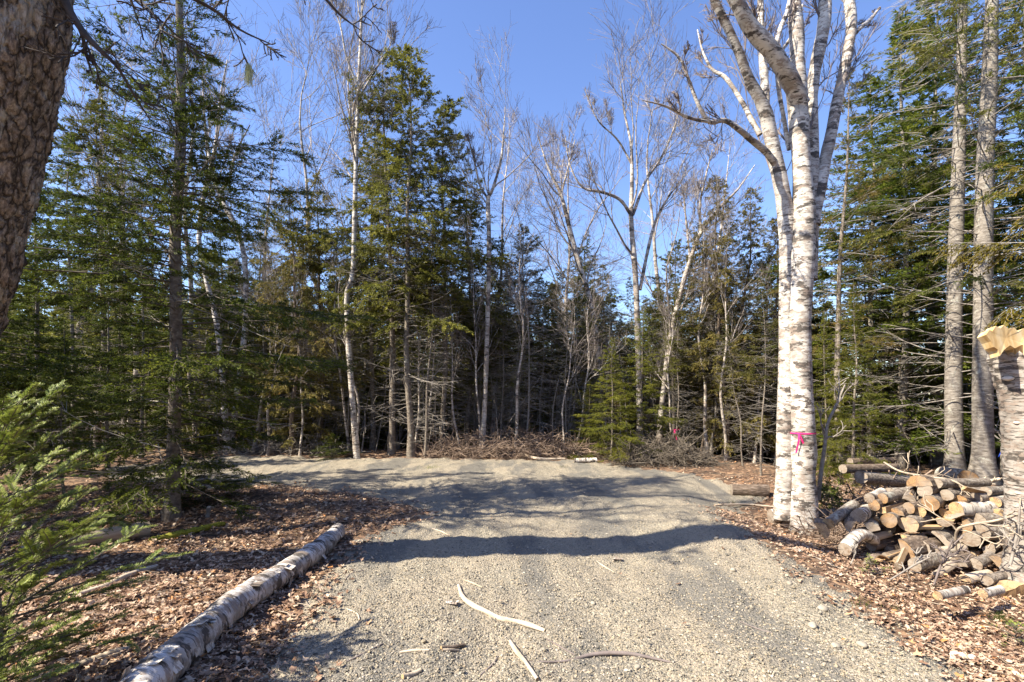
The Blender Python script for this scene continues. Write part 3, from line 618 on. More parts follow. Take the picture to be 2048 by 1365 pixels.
tag(place('fir_dense0', 664, 11.5, 866, 'knee high bright fir seedling at the gravel edge left of the kinked birch', 1.0, 1.25), None, None)

rng = np.random.default_rng(76)
for i in range(30):                        # the crowded second row, nothing tells these apart
    px = 900 + 700 * (i + rng.random()) / 30; d = rng.uniform(13.2, 16.5); k = ['pole0', 'pole1', 'spruce0', 'cedar1', 'pole0'][i % 5]
    o = place(k, px, d, rng.uniform(500, 640), 'thin ragged conifer in the crowded shaded row behind the brush piles', rng.uniform(0, 6.28), rng.uniform(1.1, 1.5), rng.normal(0, 1.5)); o['group'] = 'crowded conifers behind the brush piles'
for i in range(16):
    px = 420 + 1250 * (i + rng.random()) / 16; d = rng.uniform(12.2, 15)
    o = place('dead0', px, d, rng.uniform(440, 640), 'thin bare grey dead stem among the crowded trees behind the gravel', rng.uniform(0, 6.28), rng.uniform(.7, 1.1), rng.normal(0, 3)); o['group'] = 'bare dead stems in the wood'
for i in range(18):
    px = 470 + 1090 * (i + rng.random()) / 18
    if 1180 < px < 1300: continue
    o = place(['bare_birch0', 'bare_maple1', 'bare_birch1'][i % 3], px, rng.uniform(11.6, 12.6), rng.uniform(380, 600), 'slim pale bare sapling among the trees at the far gravel edge', rng.uniform(0, 6.28), rng.uniform(.7, 1.0), rng.normal(0, 3)); o['group'] = 'slim bare saplings at the far edge'
# mass of wood farther back
rng = np.random.default_rng(77); mb = MB()
for i in range(680):
    d = rng.uniform(15.5, 34); px = rng.uniform(-150, 2200)
    if 1640 < px < 1900 and d > 20: continue
    hh = rng.uniform(5.0, 7.2) * (d / 17) ** .55
    if 1000 < px < 1560: hh *= .92
    x = (px - 1024) / F * d
    mb.add(LOD[i % 2], loc=(x, d, float(H(x, d)) - .1), scale=(.85, .85, hh * rng.choice([.5, 1.0], p=[.5, .5]) / 10), rz=rng.uniform(0, 6.28))
for i in range(190):                      # unseen wood behind the camera and to both sides, added to block sky light
    an = rng.uniform(0, 6.283); R_ = rng.uniform(14, 24); x, y = R_ * math.cos(an), 2 + R_ * math.sin(an)
    if y > 6 and abs(x) < 1.15 * y + 1: continue
    sunny = (x * -math.cos(SUN_AZ) + (y - 4) * -math.sin(SUN_AZ)) / math.hypot(x, y - 4) > .55
    if sunny and R_ < 17: continue
    hh = rng.uniform(6, 8.5) if sunny else rng.uniform(9, 13)
    mb.add(LOD[i % 2], loc=(x, y, float(H(x, y)) - .1), scale=(1.1, 1.1, hh / 10), rz=rng.uniform(0, 6.28))
tag(link('far_forest', mb.mesh('far_forest', [M['spruce'], M['deadwood']])), 'shaded mass of spruce and fir deep behind the clearing', 'forest', kind='stuff')
# low dead sticks and stems filling the shaded understorey
mb = MB(); N = 520; d = rng.uniform(12.3, 20, N); px = rng.uniform(-100, 2100, N); x = (px - 1024) / F * d
z = H(x, d) - .05; hh = rng.uniform(.5, 3.4, N) * rng.random(N) ** .5 + .4; ln = rng.normal(0, .28, (N, 2)); s = np.linspace(0, 1, 6)[None, :, None]
Pp = np.stack([x, d, z], -1)[:, None] + hh[:, None, None] * (np.concatenate([ln, np.ones((N, 1))], -1)[:, None] * s + rng.normal(0, .06, (N, 1, 3)) * np.sin(s * 3.1))
tubes(mb, Pp, rng.uniform(.008, .024, N)[:, None] * (1 - .7 * s[0, :, 0])[None], 4, 0)
dz = rng.uniform(.3, 1, N); k = np.repeat(np.arange(N), 5); tt = rng.uniform(.2, .95, len(k)); b = Pp[k, 0] + (Pp[k, 5] - Pp[k, 0]) * tt[:, None]
aa = rng.uniform(0, 6.28, len(k)); dd = np.stack([np.cos(aa), np.sin(aa), rng.uniform(-.3, .5, len(k))], -1); l = rng.uniform(.2, .8, len(k))
tubes(mb, b[:, None] + l[:, None, None] * (dd[:, None] * s - UP * .2 * s ** 2), .005 * (1.1 - .7 * s[0, :, 0])[None] * np.ones((len(k), 1)), 3, 0)
tag(link('undergrowth', mb.mesh('undergrowth', M['deadwood'])), 'tangle of dead stems and twigs in the shaded wood', 'undergrowth', kind='stuff')

# ------------------------------------------------------------------ trees drawn stem by stem
def stem_tree(name, label, cat, stems, base_px, d, bark, cfg, seed, group=None, sides=12, nlimb=2, tw=.0022, limb_parts=False, crown=True, rs=.72):
    rng = np.random.default_rng(seed)
    bx = (base_px - 1024) / F * d; base = np.array([bx, d, float(H(bx, d)) - .06])
    o = empty(name, base, label, cat, group); P_ = [pxpath([(*q[:3], q[3] * rs) for q in s], 26, base) for s in stems]
    P_[0][0][0] = [P_[0][0][0][0], P_[0][0][0][1], 0]
    lm, tw_ = MB(), MB()
    for i, (p, r_) in enumerate(P_):
        m = lm if (i == 0 or not limb_parts) else MB()
        rr = r_.copy()
        if i == 0: rr = rr * (1 + .13 * np.exp(-np.linspace(0, 26, 26) * 1.1))
        rr = rr * (1 + .05 * rng.normal(0, 1, 26))
        tubes(m, p, rr, sides if i == 0 else max(7, sides - 3))
        if m is not lm: link('limb', m.mesh('limb', [M[bark], M['limb']]), o)
    if crown: bare_crown(rng, P_, cfg, lm, tw_, nlimb, tw)
    link('trunk', lm.mesh('birch_trunk', [M[bark], M['limb']]), o)
    if crown: link('crown', tw_.mesh('bare_crown', M['twig']), o)
    return o
CF = [(8, .5, (.45, 1.0), .19, .45, .45, 8, .14), (6, .1, (.45, .95), .58, .55, .4, 8, .13), (5, .08, (.4, .9), .62, .6, .5, 7, .09), (4, .08, (.3, .65), .62, .6, .4, 5, .08)]
CL = [(6, .25, (.45, 1.05), .32, .45, .4, 8, .14), (6, .1, (.45, .95), .58, .55, .35, 8, .13), (5, .08, (.4, .9), .62, .6, .3, 7, .13), (3, .08, (.35, .8), .62, .6, .4, 5, .08)]
G = 'birches drawn along the far edge'
stem_tree('birch_tree', 'tall white birch with a kink halfway up at the gravel edge', 'tree',
 [[(714, 918, 11.4, 8.5), (708, 840, 11.4, 8), (699, 720, 11.4, 7.5), (694, 620, 11.4, 7.5), (695, 585, 11.4, 7.5), (706, 545, 11.4, 7), (709, 450, 11.4, 6.5), (712, 330, 11.4, 6), (716, 200, 11.5, 5), (722, 60, 11.6, 4), (728, -80, 11.7, 2.5)],
  [(714, 170, 11.5, 3.5), (692, 110, 11.3, 2.8), (680, 50, 11.2, 2.2), (650, -30, 11.1, 1.2)], [(716, 200, 11.5, 3), (745, 150, 11.8, 2.5), (770, 110, 12, 1.8), (790, 70, 12, 1)]],
 714, 11.4, 'birch', [(6, .62, (.35, .7), .20, .5, .6, 8, .13)] + CL[1:], 11, G)
stem_tree('birch_tree', 'left stem of the twin white birches in the shade behind the open fir', 'tree',
 [[(455, 905, 12, 9), (450, 840, 12, 8), (444, 740, 12, 7.5), (432, 640, 12, 7), (415, 570, 12, 6.5), (398, 480, 12, 6), (410, 380, 12, 5), (430, 300, 12, 4.5), (440, 200, 12, 3), (455, 120, 12, 1.5)]], 455, 12, 'birch', CF, 12, G)
stem_tree('birch_tree', 'crooked right stem of the twin white birches in the shade', 'tree',
 [[(463, 905, 12.4, 7), (470, 820, 12.4, 7.5), (484, 720, 12.4, 7.5), (492, 620, 12.4, 7), (488, 510, 12.4, 6.5), (465, 440, 12.4, 6), (440, 390, 12.4, 5.5), (422, 330, 12.4, 5), (410, 250, 12.4, 3), (405, 150, 12.4, 1.5)],
  [(440, 385, 12.4, 3.5), (458, 360, 12.4, 3), (470, 310, 12.2, 2.5), (500, 250, 12.1, 1.5)]], 463, 12.4, 'birch', CF, 13, G)
stem_tree('birch_tree', 'grey white birch standing in the brush pile at the middle', 'tree',
 [[(965, 885, 12, 8), (970, 800, 12, 7), (974, 680, 12, 6.5), (977, 560, 12, 6), (978, 470, 12, 6), (976, 400, 12, 5.5), (985, 380, 12, 4.5), (1002, 320, 12, 3.5), (1008, 260, 12, 2), (1010, 215, 12, 1)],
  [(977, 400, 12, 3.5), (960, 370, 12, 3), (948, 320, 11.9, 2.2), (935, 270, 11.8, 1.2)]], 965, 12, 'birch_far', CF, 14, G)
stem_tree('birch_tree', 'widely spreading white birch with forked limbs against the sky', 'tree',
 [[(1280, 880, 13, 9), (1278, 760, 13, 8.5), (1274, 620, 13, 8), (1270, 540, 13, 7.5), (1264, 470, 13, 7), (1262, 425, 13, 6.5), (1264, 360, 13, 5), (1262, 290, 13, 4), (1250, 230, 13, 2.5), (1240, 160, 13, 1.2)],
  [(1262, 430, 13, 5), (1240, 400, 12.8, 4.5), (1205, 385, 12.6, 4), (1165, 375, 12.4, 3), (1140, 330, 12.3, 2), (1130, 270, 12.2, 1)],
  [(1266, 430, 13, 4.5), (1290, 365, 13.3, 3.8), (1320, 320, 13.5, 3), (1345, 265, 13.6, 2.2), (1365, 200, 13.6, 1)],
  [(1280, 580, 13, 5), (1296, 500, 13.2, 4.5), (1312, 440, 13.4, 3.5), (1340, 390, 13.6, 2.5), (1380, 340, 13.8, 1.2)],
  [(1264, 330, 13, 3), (1235, 280, 12.9, 2.4), (1195, 240, 12.7, 1.8), (1170, 180, 12.6, 1)]], 1280, 13, 'birch_far', CL, 15, G)
stem_tree('birch_tree', 'white birch leaning left before the spreading birch', 'tree',
 [[(1205, 880, 13.6, 8), (1200, 740, 13.6, 7.5), (1185, 620, 13.6, 7), (1162, 540, 13.6, 6.5), (1140, 460, 13.6, 6), (1122, 390, 13.6, 5), (1098, 340, 13.6, 3), (1075, 270, 13.6, 1.4)],
  [(1122, 390, 13.6, 3), (1135, 340, 13.7, 2.5), (1150, 280, 13.8, 1.2)]], 1205, 13.6, 'birch_far', CL, 16, G)
stem_tree('birch_tree', 'white birch slanting right beyond the tall young hemlock', 'tree',
 [[(1318, 885, 12.5, 8), (1326, 790, 12.5, 7.5), (1340, 680, 12.5, 7), (1360, 590, 12.5, 6.5), (1380, 520, 12.5, 6), (1402, 465, 12.6, 5), (1440, 415, 12.7, 4), (1475, 380, 12.8, 2.5), (1510, 330, 12.9, 1)],
  [(1402, 465, 12.6, 4), (1400, 410, 12.5, 3), (1410, 360, 12.4, 2.4), (1425, 300, 12.3, 1)], [(1380, 520, 12.5, 3), (1372, 440, 12.5, 2.5), (1365, 370, 12.4, 1.2)]], 1318, 12.5, 'birch_far', CL, 17, G)

# the big birch clump
D0 = 6.3
big = stem_tree('birch_tree', 'big white birch clump with pink ribbon at the gravel edge', 'tree',
 [[(1607, 1042, D0, 23), (1607, 960, D0, 22), (1606, 880, D0, 22.5), (1602, 760, D0, 21), (1600, 640, D0, 20.5), (1605, 520, D0, 21.5), (1608, 420, D0, 20), (1603, 330, D0, 18), (1598, 250, D0, 17), (1594, 185, D0, 17), (1595, 120, D0, 13), (1593, 60, D0, 13), (1588, 0, D0 + .1, 12), (1585, -120, D0 + .2, 10), (1575, -300, D0 + .3, 6)],
  [(1566, 1038, D0 + .12, 18), (1569, 960, D0 + .12, 16.5), (1572, 850, D0 + .12, 16.5), (1574, 700, D0 + .12, 16), (1577, 560, D0 + .12, 16), (1574, 450, D0 + .1, 16), (1562, 370, D0 + .05, 14), (1545, 290, D0, 13), (1528, 215, D0 - .1, 12), (1498, 160, D0 - .2, 9.5), (1480, 110, D0 - .3, 9), (1456, 56, D0 - .4, 8), (1429, 0, D0 - .5, 8), (1395, -110, D0 - .7, 5)],
  [(1600, 210, D0 - .02, 17), (1586, 172, D0 - .15, 17.5), (1565, 135, D0 - .3, 16.5), (1540, 98, D0 - .4, 16), (1505, 60, D0 - .5, 15), (1484, 25, D0 - .6, 14), (1462, -30, D0 - .7, 13), (1420, -160, D0 - 1, 9)],
  [(1620, 560, D0 + .1, 13), (1624, 460, D0 + .2, 12), (1626, 360, D0 + .25, 11.5), (1624, 260, D0 + .3, 11), (1624, 185, D0 + .3, 11), (1633, 125, D0 + .35, 11), (1648, 50, D0 + .4, 12), (1650, -10, D0 + .45, 11), (1655, -150, D0 + .6, 7)],
  [(1628, 450, D0 + .15, 11), (1640, 380, D0 + .2, 11), (1648, 330, D0 + .25, 11), (1662, 270, D0 + .3, 10.5), (1675, 200, D0 + .35, 10), (1694, 110, D0 + .4, 9.5), (1703, 50, D0 + .45, 9.5), (1697, -20, D0 + .5, 9), (1700, -160, D0 + .6, 6)],
  [(1532, 225, D0 + .0, 8), (1529, 160, D0 + .15, 8), (1525, 106, D0 + .25, 7), (1521, 0, D0 + .4, 6), (1522, -120, D0 + .5, 3)],
  [(1552, 330, D0, 7), (1530, 302, D0 - .1, 6.5), (1500, 278, D0 - .2, 6), (1484, 264, D0 - .3, 5.5), (1460, 246, D0 - .35, 5), (1443, 241, D0 - .4, 4.5), (1419, 245, D0 - .5, 4), (1396, 208, D0 - .55, 3.5), (1378, 162, D0 - .6, 3), (1359, 116, D0 - .65, 2.5), (1322, 88, D0 - .7, 1.2)],
  [(1425, 245, D0 - .48, 3.5), (1378, 236, D0 - .6, 3), (1331, 213, D0 - .75, 2.2), (1285, 201, D0 - .85, 1)],
  [(1520, 270, D0 + .1, 5.5), (1500, 235, D0 + .15, 5), (1484, 204, D0 + .2, 4.5), (1452, 157, D0 + .25, 4), (1424, 139, D0 + .3, 3), (1405, 102, D0 + .35, 2), (1395, 60, D0 + .4, 1)],
  [(1578, 300, D0 + .15, 4), (1568, 240, D0 + .2, 4), (1557, 175, D0 + .25, 4), (1556, 120, D0 + .3, 3), (1590, 60, D0 + .35, 2.5), (1605, 10, D0 + .4, 2)],
  [(1700, 75, D0 + .43, 5), (1722, 55, D0 + .45, 4), (1740, 40, D0 + .5, 3.5), (1760, 15, D0 + .5, 2)],
  [(1548, 105, D0 - .25, 5), (1560, 60, D0 - .1, 4.5), (1575, 20, D0, 4), (1590, -60, D0 + .1, 2)]],
 1600, D0, 'birch', [(4, .35, (.5, 1.0), .20, .14, .5, 9, .12), (5, .1, (.4, .8), .55, .6, .5, 8, .11), (4, .1, (.4, .8), .6, .6, .4, 7, .11), (3, .1, (.35, .8), .6, .6, .3, 5, .1)], 21, None, 20, 0, .0022, True, rs=1.0)
def ribbon(parent, px, py, d, r_px, tail, mat, base):
    """a tape band round a trunk with two hanging tails"""
    mb = MB(); c = PX(px, py, d) - base; R = r_px / F * d * 1.06; a = np.linspace(0, 2 * np.pi, 25); hw = .009
    V = np.stack([np.stack([c[0] + R * np.cos(a), c[1] + R * np.sin(a), c[2] + 0 * a + s], -1) for s in (-hw, hw)], 1).reshape(-1, 3)
    i = np.arange(24) * 2; mb.quads(V, np.stack([i, i + 2, i + 3, i + 1], -1))
    for dx in tail:
        s = np.linspace(0, 1, 7); x0 = c[0] - R * .78; y0 = c[1] - R * .72
        P_ = np.stack([x0 + dx * s ** 1.2, y0 - .015 - .01 * np.sin(s * 5), c[2] - .25 * s], -1); sd_ = np.array([.010, -.004, .002])
        V = np.stack([P_ - sd_, P_ + sd_], 1).reshape(-1, 3); i = np.arange(6) * 2; mb.quads(V, np.stack([i, i + 2, i + 3, i + 1], -1))
    return mb
bb = np.array(big.location)
o = link('ribbon', ribbon(big, 1605, 866, D0, 22.5, (-.03, .12), 'pink', np.zeros(3)).mesh('ribbon', M['pink'])); tag(o, 'pink flagging ribbon tied round the big birch trunk', 'ribbon', 'pink flagging ribbons')
o = link('ribbon', ribbon(None, 1352, 860, 12.2, 6, (-.05, .06), 'pink', np.zeros(3)).mesh('ribbon', M['pink'])); tag(o, 'small pink flagging ribbon on a thin shaded trunk beyond the gravel', 'ribbon', 'pink flagging ribbons')
place('pole1', 1354, 12.25, 560, 'thin spruce pole wearing the small pink ribbon', 2.0, .8)

# ------------------------------------------------------------------ the open fir in front, left
def own_conifer(name, label, pts, base_px, d, bark, crown_kw, seed, needle, dead=None, n=30, group=None, rflare=.5):
    rng = np.random.default_rng(seed); bx = (base_px - 1024) / F * d; base = np.array([bx, d, float(H(bx, d)) - .05])
    o = empty(name, base, label, 'tree', group); p, r_ = pxpath(pts, n, base); p[0, 2] = -.02
    a = MB(); tubes(a, p, r_ * (1 + rflare * np.exp(-np.linspace(0, n, n) * .7)), 14)
    if dead:
        for q in dead: dead_branches(a, rng, p, .1, *q[:2], q[2], q[3], **q[4])
    link('trunk', a.mesh(name + '_trunk', [M[bark], M['deadwood']]), o)
    c = conifer(rng, p[-1, 2], p, **crown_kw); link('crown', c.mesh(name + '_crown', [M[needle], M['branchlet']]), o)
    return o, base, p
own_conifer('fir_tree', 'open fir with flat layered boughs in front at left', [(343, 1048, 5.8, 12.5), (346, 930, 5.8, 11.5), (350, 800, 5.8, 11), (352, 640, 5.8, 10.5), (350, 480, 5.8, 10), (356, 390, 5.8, 9.5), (361, 280, 5.8, 9.5), (362, 150, 5.8, 7.5), (358, 0, 5.8, 6), (356, -100, 5.8, 4), (356, -230, 5.8, 1.5)],
 343, 5.8, 'spruce_bark', dict(c0=.06, Rc=2.0, nb=300, c1=.93, card=(.055, .012), sp=.0062, flat=.3, el0=-.12, el1=.45, sag=.24, sec=.065, bare=.13, prof=.58, fill=.9, seclen=.42, br=.012), 31, 'fir',
 [(.06, .5, 36, 1.3, dict(rad=.010, sub=6)), (.5, .95, 34, 1.1, dict(rad=.008, sub=6))])
# young fir at the left edge, needles one by one
def sapling(name, label, x, y, hgt, rc, nb, seed, card=(.020, .0042), sp=.0032, mat='sapling', sec=.055, el0=.05):
    rng = np.random.default_rng(seed); base = np.array([x, y, float(H(x, y)) - .02]); o = empty(name, base, label, 'sapling', None)
    p = trunk_path(rng, hgt, .01, 12); a = MB(); tubes(a, p, trunk_r(hgt * .014, np.linspace(0, 1, 12)), 8); link('trunk', a.mesh('sapling_trunk', [M['fir_bark']]), o)
    c = conifer(rng, hgt, p, .06, rc, nb, card, sp, .5, el0=el0, el1=.85, sag=.12, sec=sec, bare=.12, prof=.4, gmin=.7, comb=True, seclen=.36, br=.007)
    link('crown', c.mesh('sapling_crown', [M[mat], M['branchlet']]), o); return o
sapling('fir_sapling', 'young bright green fir with spread needles at the left edge', -2.44, 2.3, 1.48, .68, 165, 51, (.025, .0034), .0011, 'sapling', .052, .26)
sapling('fir_sapling', 'low shaded young fir below the bright one in the left corner', -2.25, 2.0, .55, .42, 50, 52, (.024, .0034), .0012, 'sapling', .050, .15)
sapling('fir_sapling', 'tiny fir seedling before the woodpile', *gp(1742, 1150)[:2], .17, .14, 22, 53, (.02, .005), .006, 'sapling', .03)
sapling('fir_sapling', 'tiny bright fir seedling in the right bottom corner', *gp(2030, 1292)[:2], .16, .15, 20, 54, (.02, .005), .006, 'sapling', .03)

# ------------------------------------------------------------------ big grey trunks at the right
own_conifer('spruce_tree', 'left of the two big grey trunks behind the woodpile', [(1910, 965, 9.2, 17), (1909, 900, 9.2, 14.5), (1907, 800, 9.2, 14), (1908, 650, 9.2, 13), (1912, 480, 9.2, 12), (1918, 300, 9.2, 10.5), (1922, 150, 9.2, 8.5), (1926, 0, 9.2, 7), (1928, -180, 9.2, 4), (1930, -330, 9.2, 1.5)],
 1910, 9.2, 'fir_bark', dict(c0=.36, Rc=1.9, nb=120, card=(.07, .016), sp=.010, flat=.5, el0=-.15, el1=.7, sag=.35, sec=.09, bare=.35, prof=.5), 61, 'spruce', [(.10, .85, 110, 1.7, dict(rad=.012, sub=8))])
own_conifer('fir_tree', 'right of the two big grey trunks behind the woodpile', [(1966, 965, 8.8, 20), (1966, 900, 8.8, 16.5), (1965, 800, 8.8, 16), (1966, 650, 8.8, 15), (1967, 480, 8.8, 14.5), (1970, 330, 8.8, 13.5), (1978, 180, 8.8, 12.5), (1984, 0, 8.8, 10), (1990, -200, 8.8, 7), (1994, -450, 8.8, 2)],
 1966, 8.8, 'fir_bark', dict(c0=.36, Rc=2.1, nb=125, card=(.075, .016), sp=.011, flat=.4, el0=-.1, el1=.6, sag=.3, sec=.10, bare=.35, prof=.5), 62, 'fir', [(.14, .9, 90, 1.8, dict(rad=.013, sub=8))])
# yellow cedar reaching in from beyond the right edge
rngc = np.random.default_rng(63); o = empty('cedar_tree', (5.85, 4.55, float(H(5.85, 4.55)) - .05), 'golden cedar boughs hanging in at the right edge', 'tree')
p = trunk_path(rngc, 6.0, .01); a = MB(); tubes(a, p, trunk_r(.09, t), 10); link('trunk', a.mesh('cedar_trunk', [M['cedar_bark']]), o)
c = conifer(rngc, 6.0, p, .36, 1.45, 34, (.055, .015), .009, .25, el0=.05, el1=.4, sag=.15, sec=.065, hang=.4, bare=.3, prof=.2, c1=.85, arc=(2.3, 4.0), br=.009)
link('crown', c.mesh('cedar_crown', [M['gold'], M['deadwood']]), o)

# ------------------------------------------------------------------ leaning maple at the left edge, and its neighbours out of frame
mp = [(-222, 1285, 4.178, 128), (-205, 1150, 4.052, 112), (-195, 950, 3.878, 104), (-150, 750, 3.719, 100), (-104, 600, 3.608, 98), (-74, 520, 3.552, 99), (-58, 440, 3.497, 98), (-44, 370, 3.450, 99), (-24, 290, 3.399, 99), (-4, 200, 3.342, 99), (18, 100, 3.282, 100), (30, 0, 3.223, 100), (44, -150, 3.140, 98), (60, -420, 2.999, 88), (80, -760, 2.840, 70), (90, -1200, 2.657, 40)]
bx = (-222 - 1024) / F * 4.178; base = np.array([bx, 4.178, float(H(bx, 4.178)) - .06]); rng = np.random.default_rng(71)
o = empty('maple_tree', base, 'thick rough brown maple trunk leaning in at the left edge', 'tree')
p, rr = pxpath(mp, 260, base); ns = 120; T_ = nrm(np.gradient(p, axis=0)); U_ = nrm(np.cross(T_, np.array([[0, 1., 0]]))); V_ = np.cross(T_, U_)
aa = np.arange(ns) / ns * 2 * np.pi; zz = p[:, 2][:, None]; A = np.cos(aa)[None]; B = np.sin(aa)[None]
def ridg(sa, sz, seed):
    r_ = np.random.RandomState(seed); o_ = 0
    for k in range(9):
        ka = r_.randint(max(1, sa // 2), sa + sa // 2 + 1); o_ = o_ + np.sin(aa[None] * ka + zz * r_.uniform(-sz, sz) + r_.uniform(0, 6.28) + 1.2 * np.sin(zz * r_.uniform(3, 9) + aa[None] * r_.randint(1, 4)))
    return o_ / 3
disp = .012 * np.abs(ridg(22, 6, 1)) + .008 * ridg(44, 40, 2) + .012 * ridg(3, 2, 3) + .004 * rng.normal(0, 1, (len(p), ns))
ring = p[:, None] + (rr[:, None] * .80 + disp)[..., None] * (A[..., None] * U_[:, None] + B[..., None] * V_[:, None])
i = np.arange(len(p) - 1)[:, None] * ns; j = np.arange(ns)[None]; j2 = (j + 1) % ns
a = MB(); a.quads(ring.reshape(-1, 3), np.stack([i + j, i + j2, i + ns + j2, i + ns + j], -1).reshape(-1, 4)); link('trunk', a.mesh('maple_trunk', [M['maple_bark']]), o)
bl = [[(100, -60, 3.189, 9), (128, 0, 3.223, 8), (150, 40, 3.226, 7), (175, 75, 3.217, 6), (205, 105, 3.235, 4.5), (235, 135, 3.253, 3), (268, 190, 3.336, 2.2), (300, 240, 3.477, 1.2)],
      [(152, 42, 3.228, 4), (165, 75, 3.267, 3), (172, 110, 3.308, 2.2), (185, 150, 3.362, 1.4)],
      [(110, -190, 3.118, 9), (210, -110, 3.272, 6), (330, -30, 3.476, 4), (420, 15, 3.662, 3), (480, 60, 3.788, 2), (545, 90, 3.916, 1)],
      [(110, -330, 3.045, 10), (300, -230, 3.417, 7), (500, -90, 3.923, 5), (620, -30, 4.166, 3.5), (680, 30, 4.311, 2.2), (720, 60, 4.328, 1)],
      [(115, -260, 3.081, 8), (190, -90, 3.063, 5), (250, -20, 3.052, 3.5), (300, 20, 3.025, 2), (330, 70, 3.054, 1)]]
b1, b2 = MB(), MB(); P_ = [pxpath(s, 20, base) for s in bl]
for q, r_ in P_: tubes(b1, q, r_, 8)
bare_crown(rng, P_, [(6, .25, (.4, 1.0), .28, .3, .0, 9, .16), (4, .15, (.4, .9), .55, .6, .05, 7, .15), (3, .1, (.35, .8), .55, .6, .05, 6, .15)], b1, b2, 1, .0012)
link('branch', b1.mesh('maple_branch', [M['darktwig'], M['darktwig']]), o); link('crown', b2.mesh('maple_twigs', M['darktwig']), o)
# neighbours standing outside the left edge: their shadows cross the driveway
def outside(name, x, y, hgt, r0, label, seed, fork=None, ly=-.17):
    rng = np.random.default_rng(seed); base = np.array([x, y, float(H(x, y)) - .05]); o = empty(name, base, label, 'tree')
    a, b = MB(), MB(); p = trunk_path(rng, hgt, .008, lean=(0, ly)); st = [(p, trunk_r(r0, t))]; 
    if fork:
        for q in fork:
            s = np.linspace(0, 1, 8)[:, None]; st.append((along(p, np.array([q[0]])) + s * np.array(q[1])[None] + UP * .3 * s ** 2, np.linspace(r0 * .5, .02, 8)))
    for q, r_ in st: tubes(a, q, r_, 10)
    bare_crown(rng, st, [(7, .45, (.4, .8), .24, .5, .5, 8, .15), (6, .1, (.4, .8), .5, .6, .5, 7, .16), (5, .1, (.4, .8), .5, .6, .5, 6, .17)], a, b, 1, .004)
    link('trunk', a.mesh('bare_trunk', [M['birch_far'], M['limb']]), o); link('crown', b.mesh('bare_crown', M['twig']), o)
outside('birch_tree', -6.6, 5.5, 11, .15, 'forked bare birch outside the left edge casting a branching shadow', 81, [(.66, (1.2, -.6, 2.2)), (.68, (-.9, .7, 2.4)), (.7, (.6, 1.2, 2.0))])
outside('birch_tree', -6.5, 4.45, 10, .15, 'slim bare birch outside the left edge just behind the maple', 84)
outside('birch_tree', -7.8, 6.4, 10, .11, 'slim bare birch outside the left edge beyond the maple', 82)
outside('maple_tree', -4.6, -2.6, 12, .16, 'bare maple behind the camera shading the bottom of the driveway', 83)
for kind, x, y, s, lab in (('fir_dense0', -7.2, 6.6, .72, 'fir outside the left edge beside the dense dark fir'), ('fir_open1', -9.5, 6.2, .8, 'open fir outside the left edge'), ('fir_dense1', -7.9, 3.9, .70, 'tall dense fir outside the left edge shading the leaf litter'), ('fir_dense0', -8.6, 5.0, .75, 'second dense fir outside the left edge behind the shading one')):
    parts, Hh = PROTO[kind]; o = empty('fir_tree', (x, y, float(H(x, y)) - .05), lab, 'tree', 'firs at the edge of the clearing')
    for nm, me in parts: c = link(nm, me, o); c.scale = (s, s, s)

# ------------------------------------------------------------------ logs
def section(rng, kind, r, m=22):
    """cross-section outline and, per edge, whether it carries bark"""
    a = np.arange(m) / m * 2 * np.pi; rr = r * (1 + .05 * np.sin(2 * a + rng.uniform(0, 6)) + .03 * np.sin(3 * a + rng.uniform(0, 6)) + .012 * rng.normal(0, 1, m))
    if kind == 'round': return np.stack([rr * np.cos(a), rr * np.sin(a)], -1), np.ones(m, bool)
    span = {'half': np.pi, 'wedge': 1.9, 'slab': 1.5, 'shell': np.pi * 1.15}[kind]; k = 13; a = np.linspace(-span / 2, span / 2, k)
    R = r * (1.15 if kind != 'slab' else 1.7); arc = np.stack([R * np.cos(a), R * np.sin(a)], -1) * (1 + .03 * rng.normal(0, 1, (k, 1)))
    if kind == 'wedge': extra = np.array([[R * .02, R * .10], [0, 0], [.03 * R, -.1 * R]])
    elif kind == 'half': extra = np.array([[.05 * R, .6 * R], [-.03 * R, .2 * R], [.03 * R, -.3 * R], [.02 * R, -.65 * R]])
    elif kind == 'slab': q = arc[::-1] * np.array([.25, .96]) + np.array([R * .45, 0]); extra = q[::2]
    else: extra = arc[::-1][1:-1] * .86
    pts = np.concatenate([arc, extra]); pts = pts - (pts.mean(0) if kind != 'shell' else 0)
    return pts, np.concatenate([np.ones(k - 1, bool), np.zeros(len(extra) + 1, bool)])
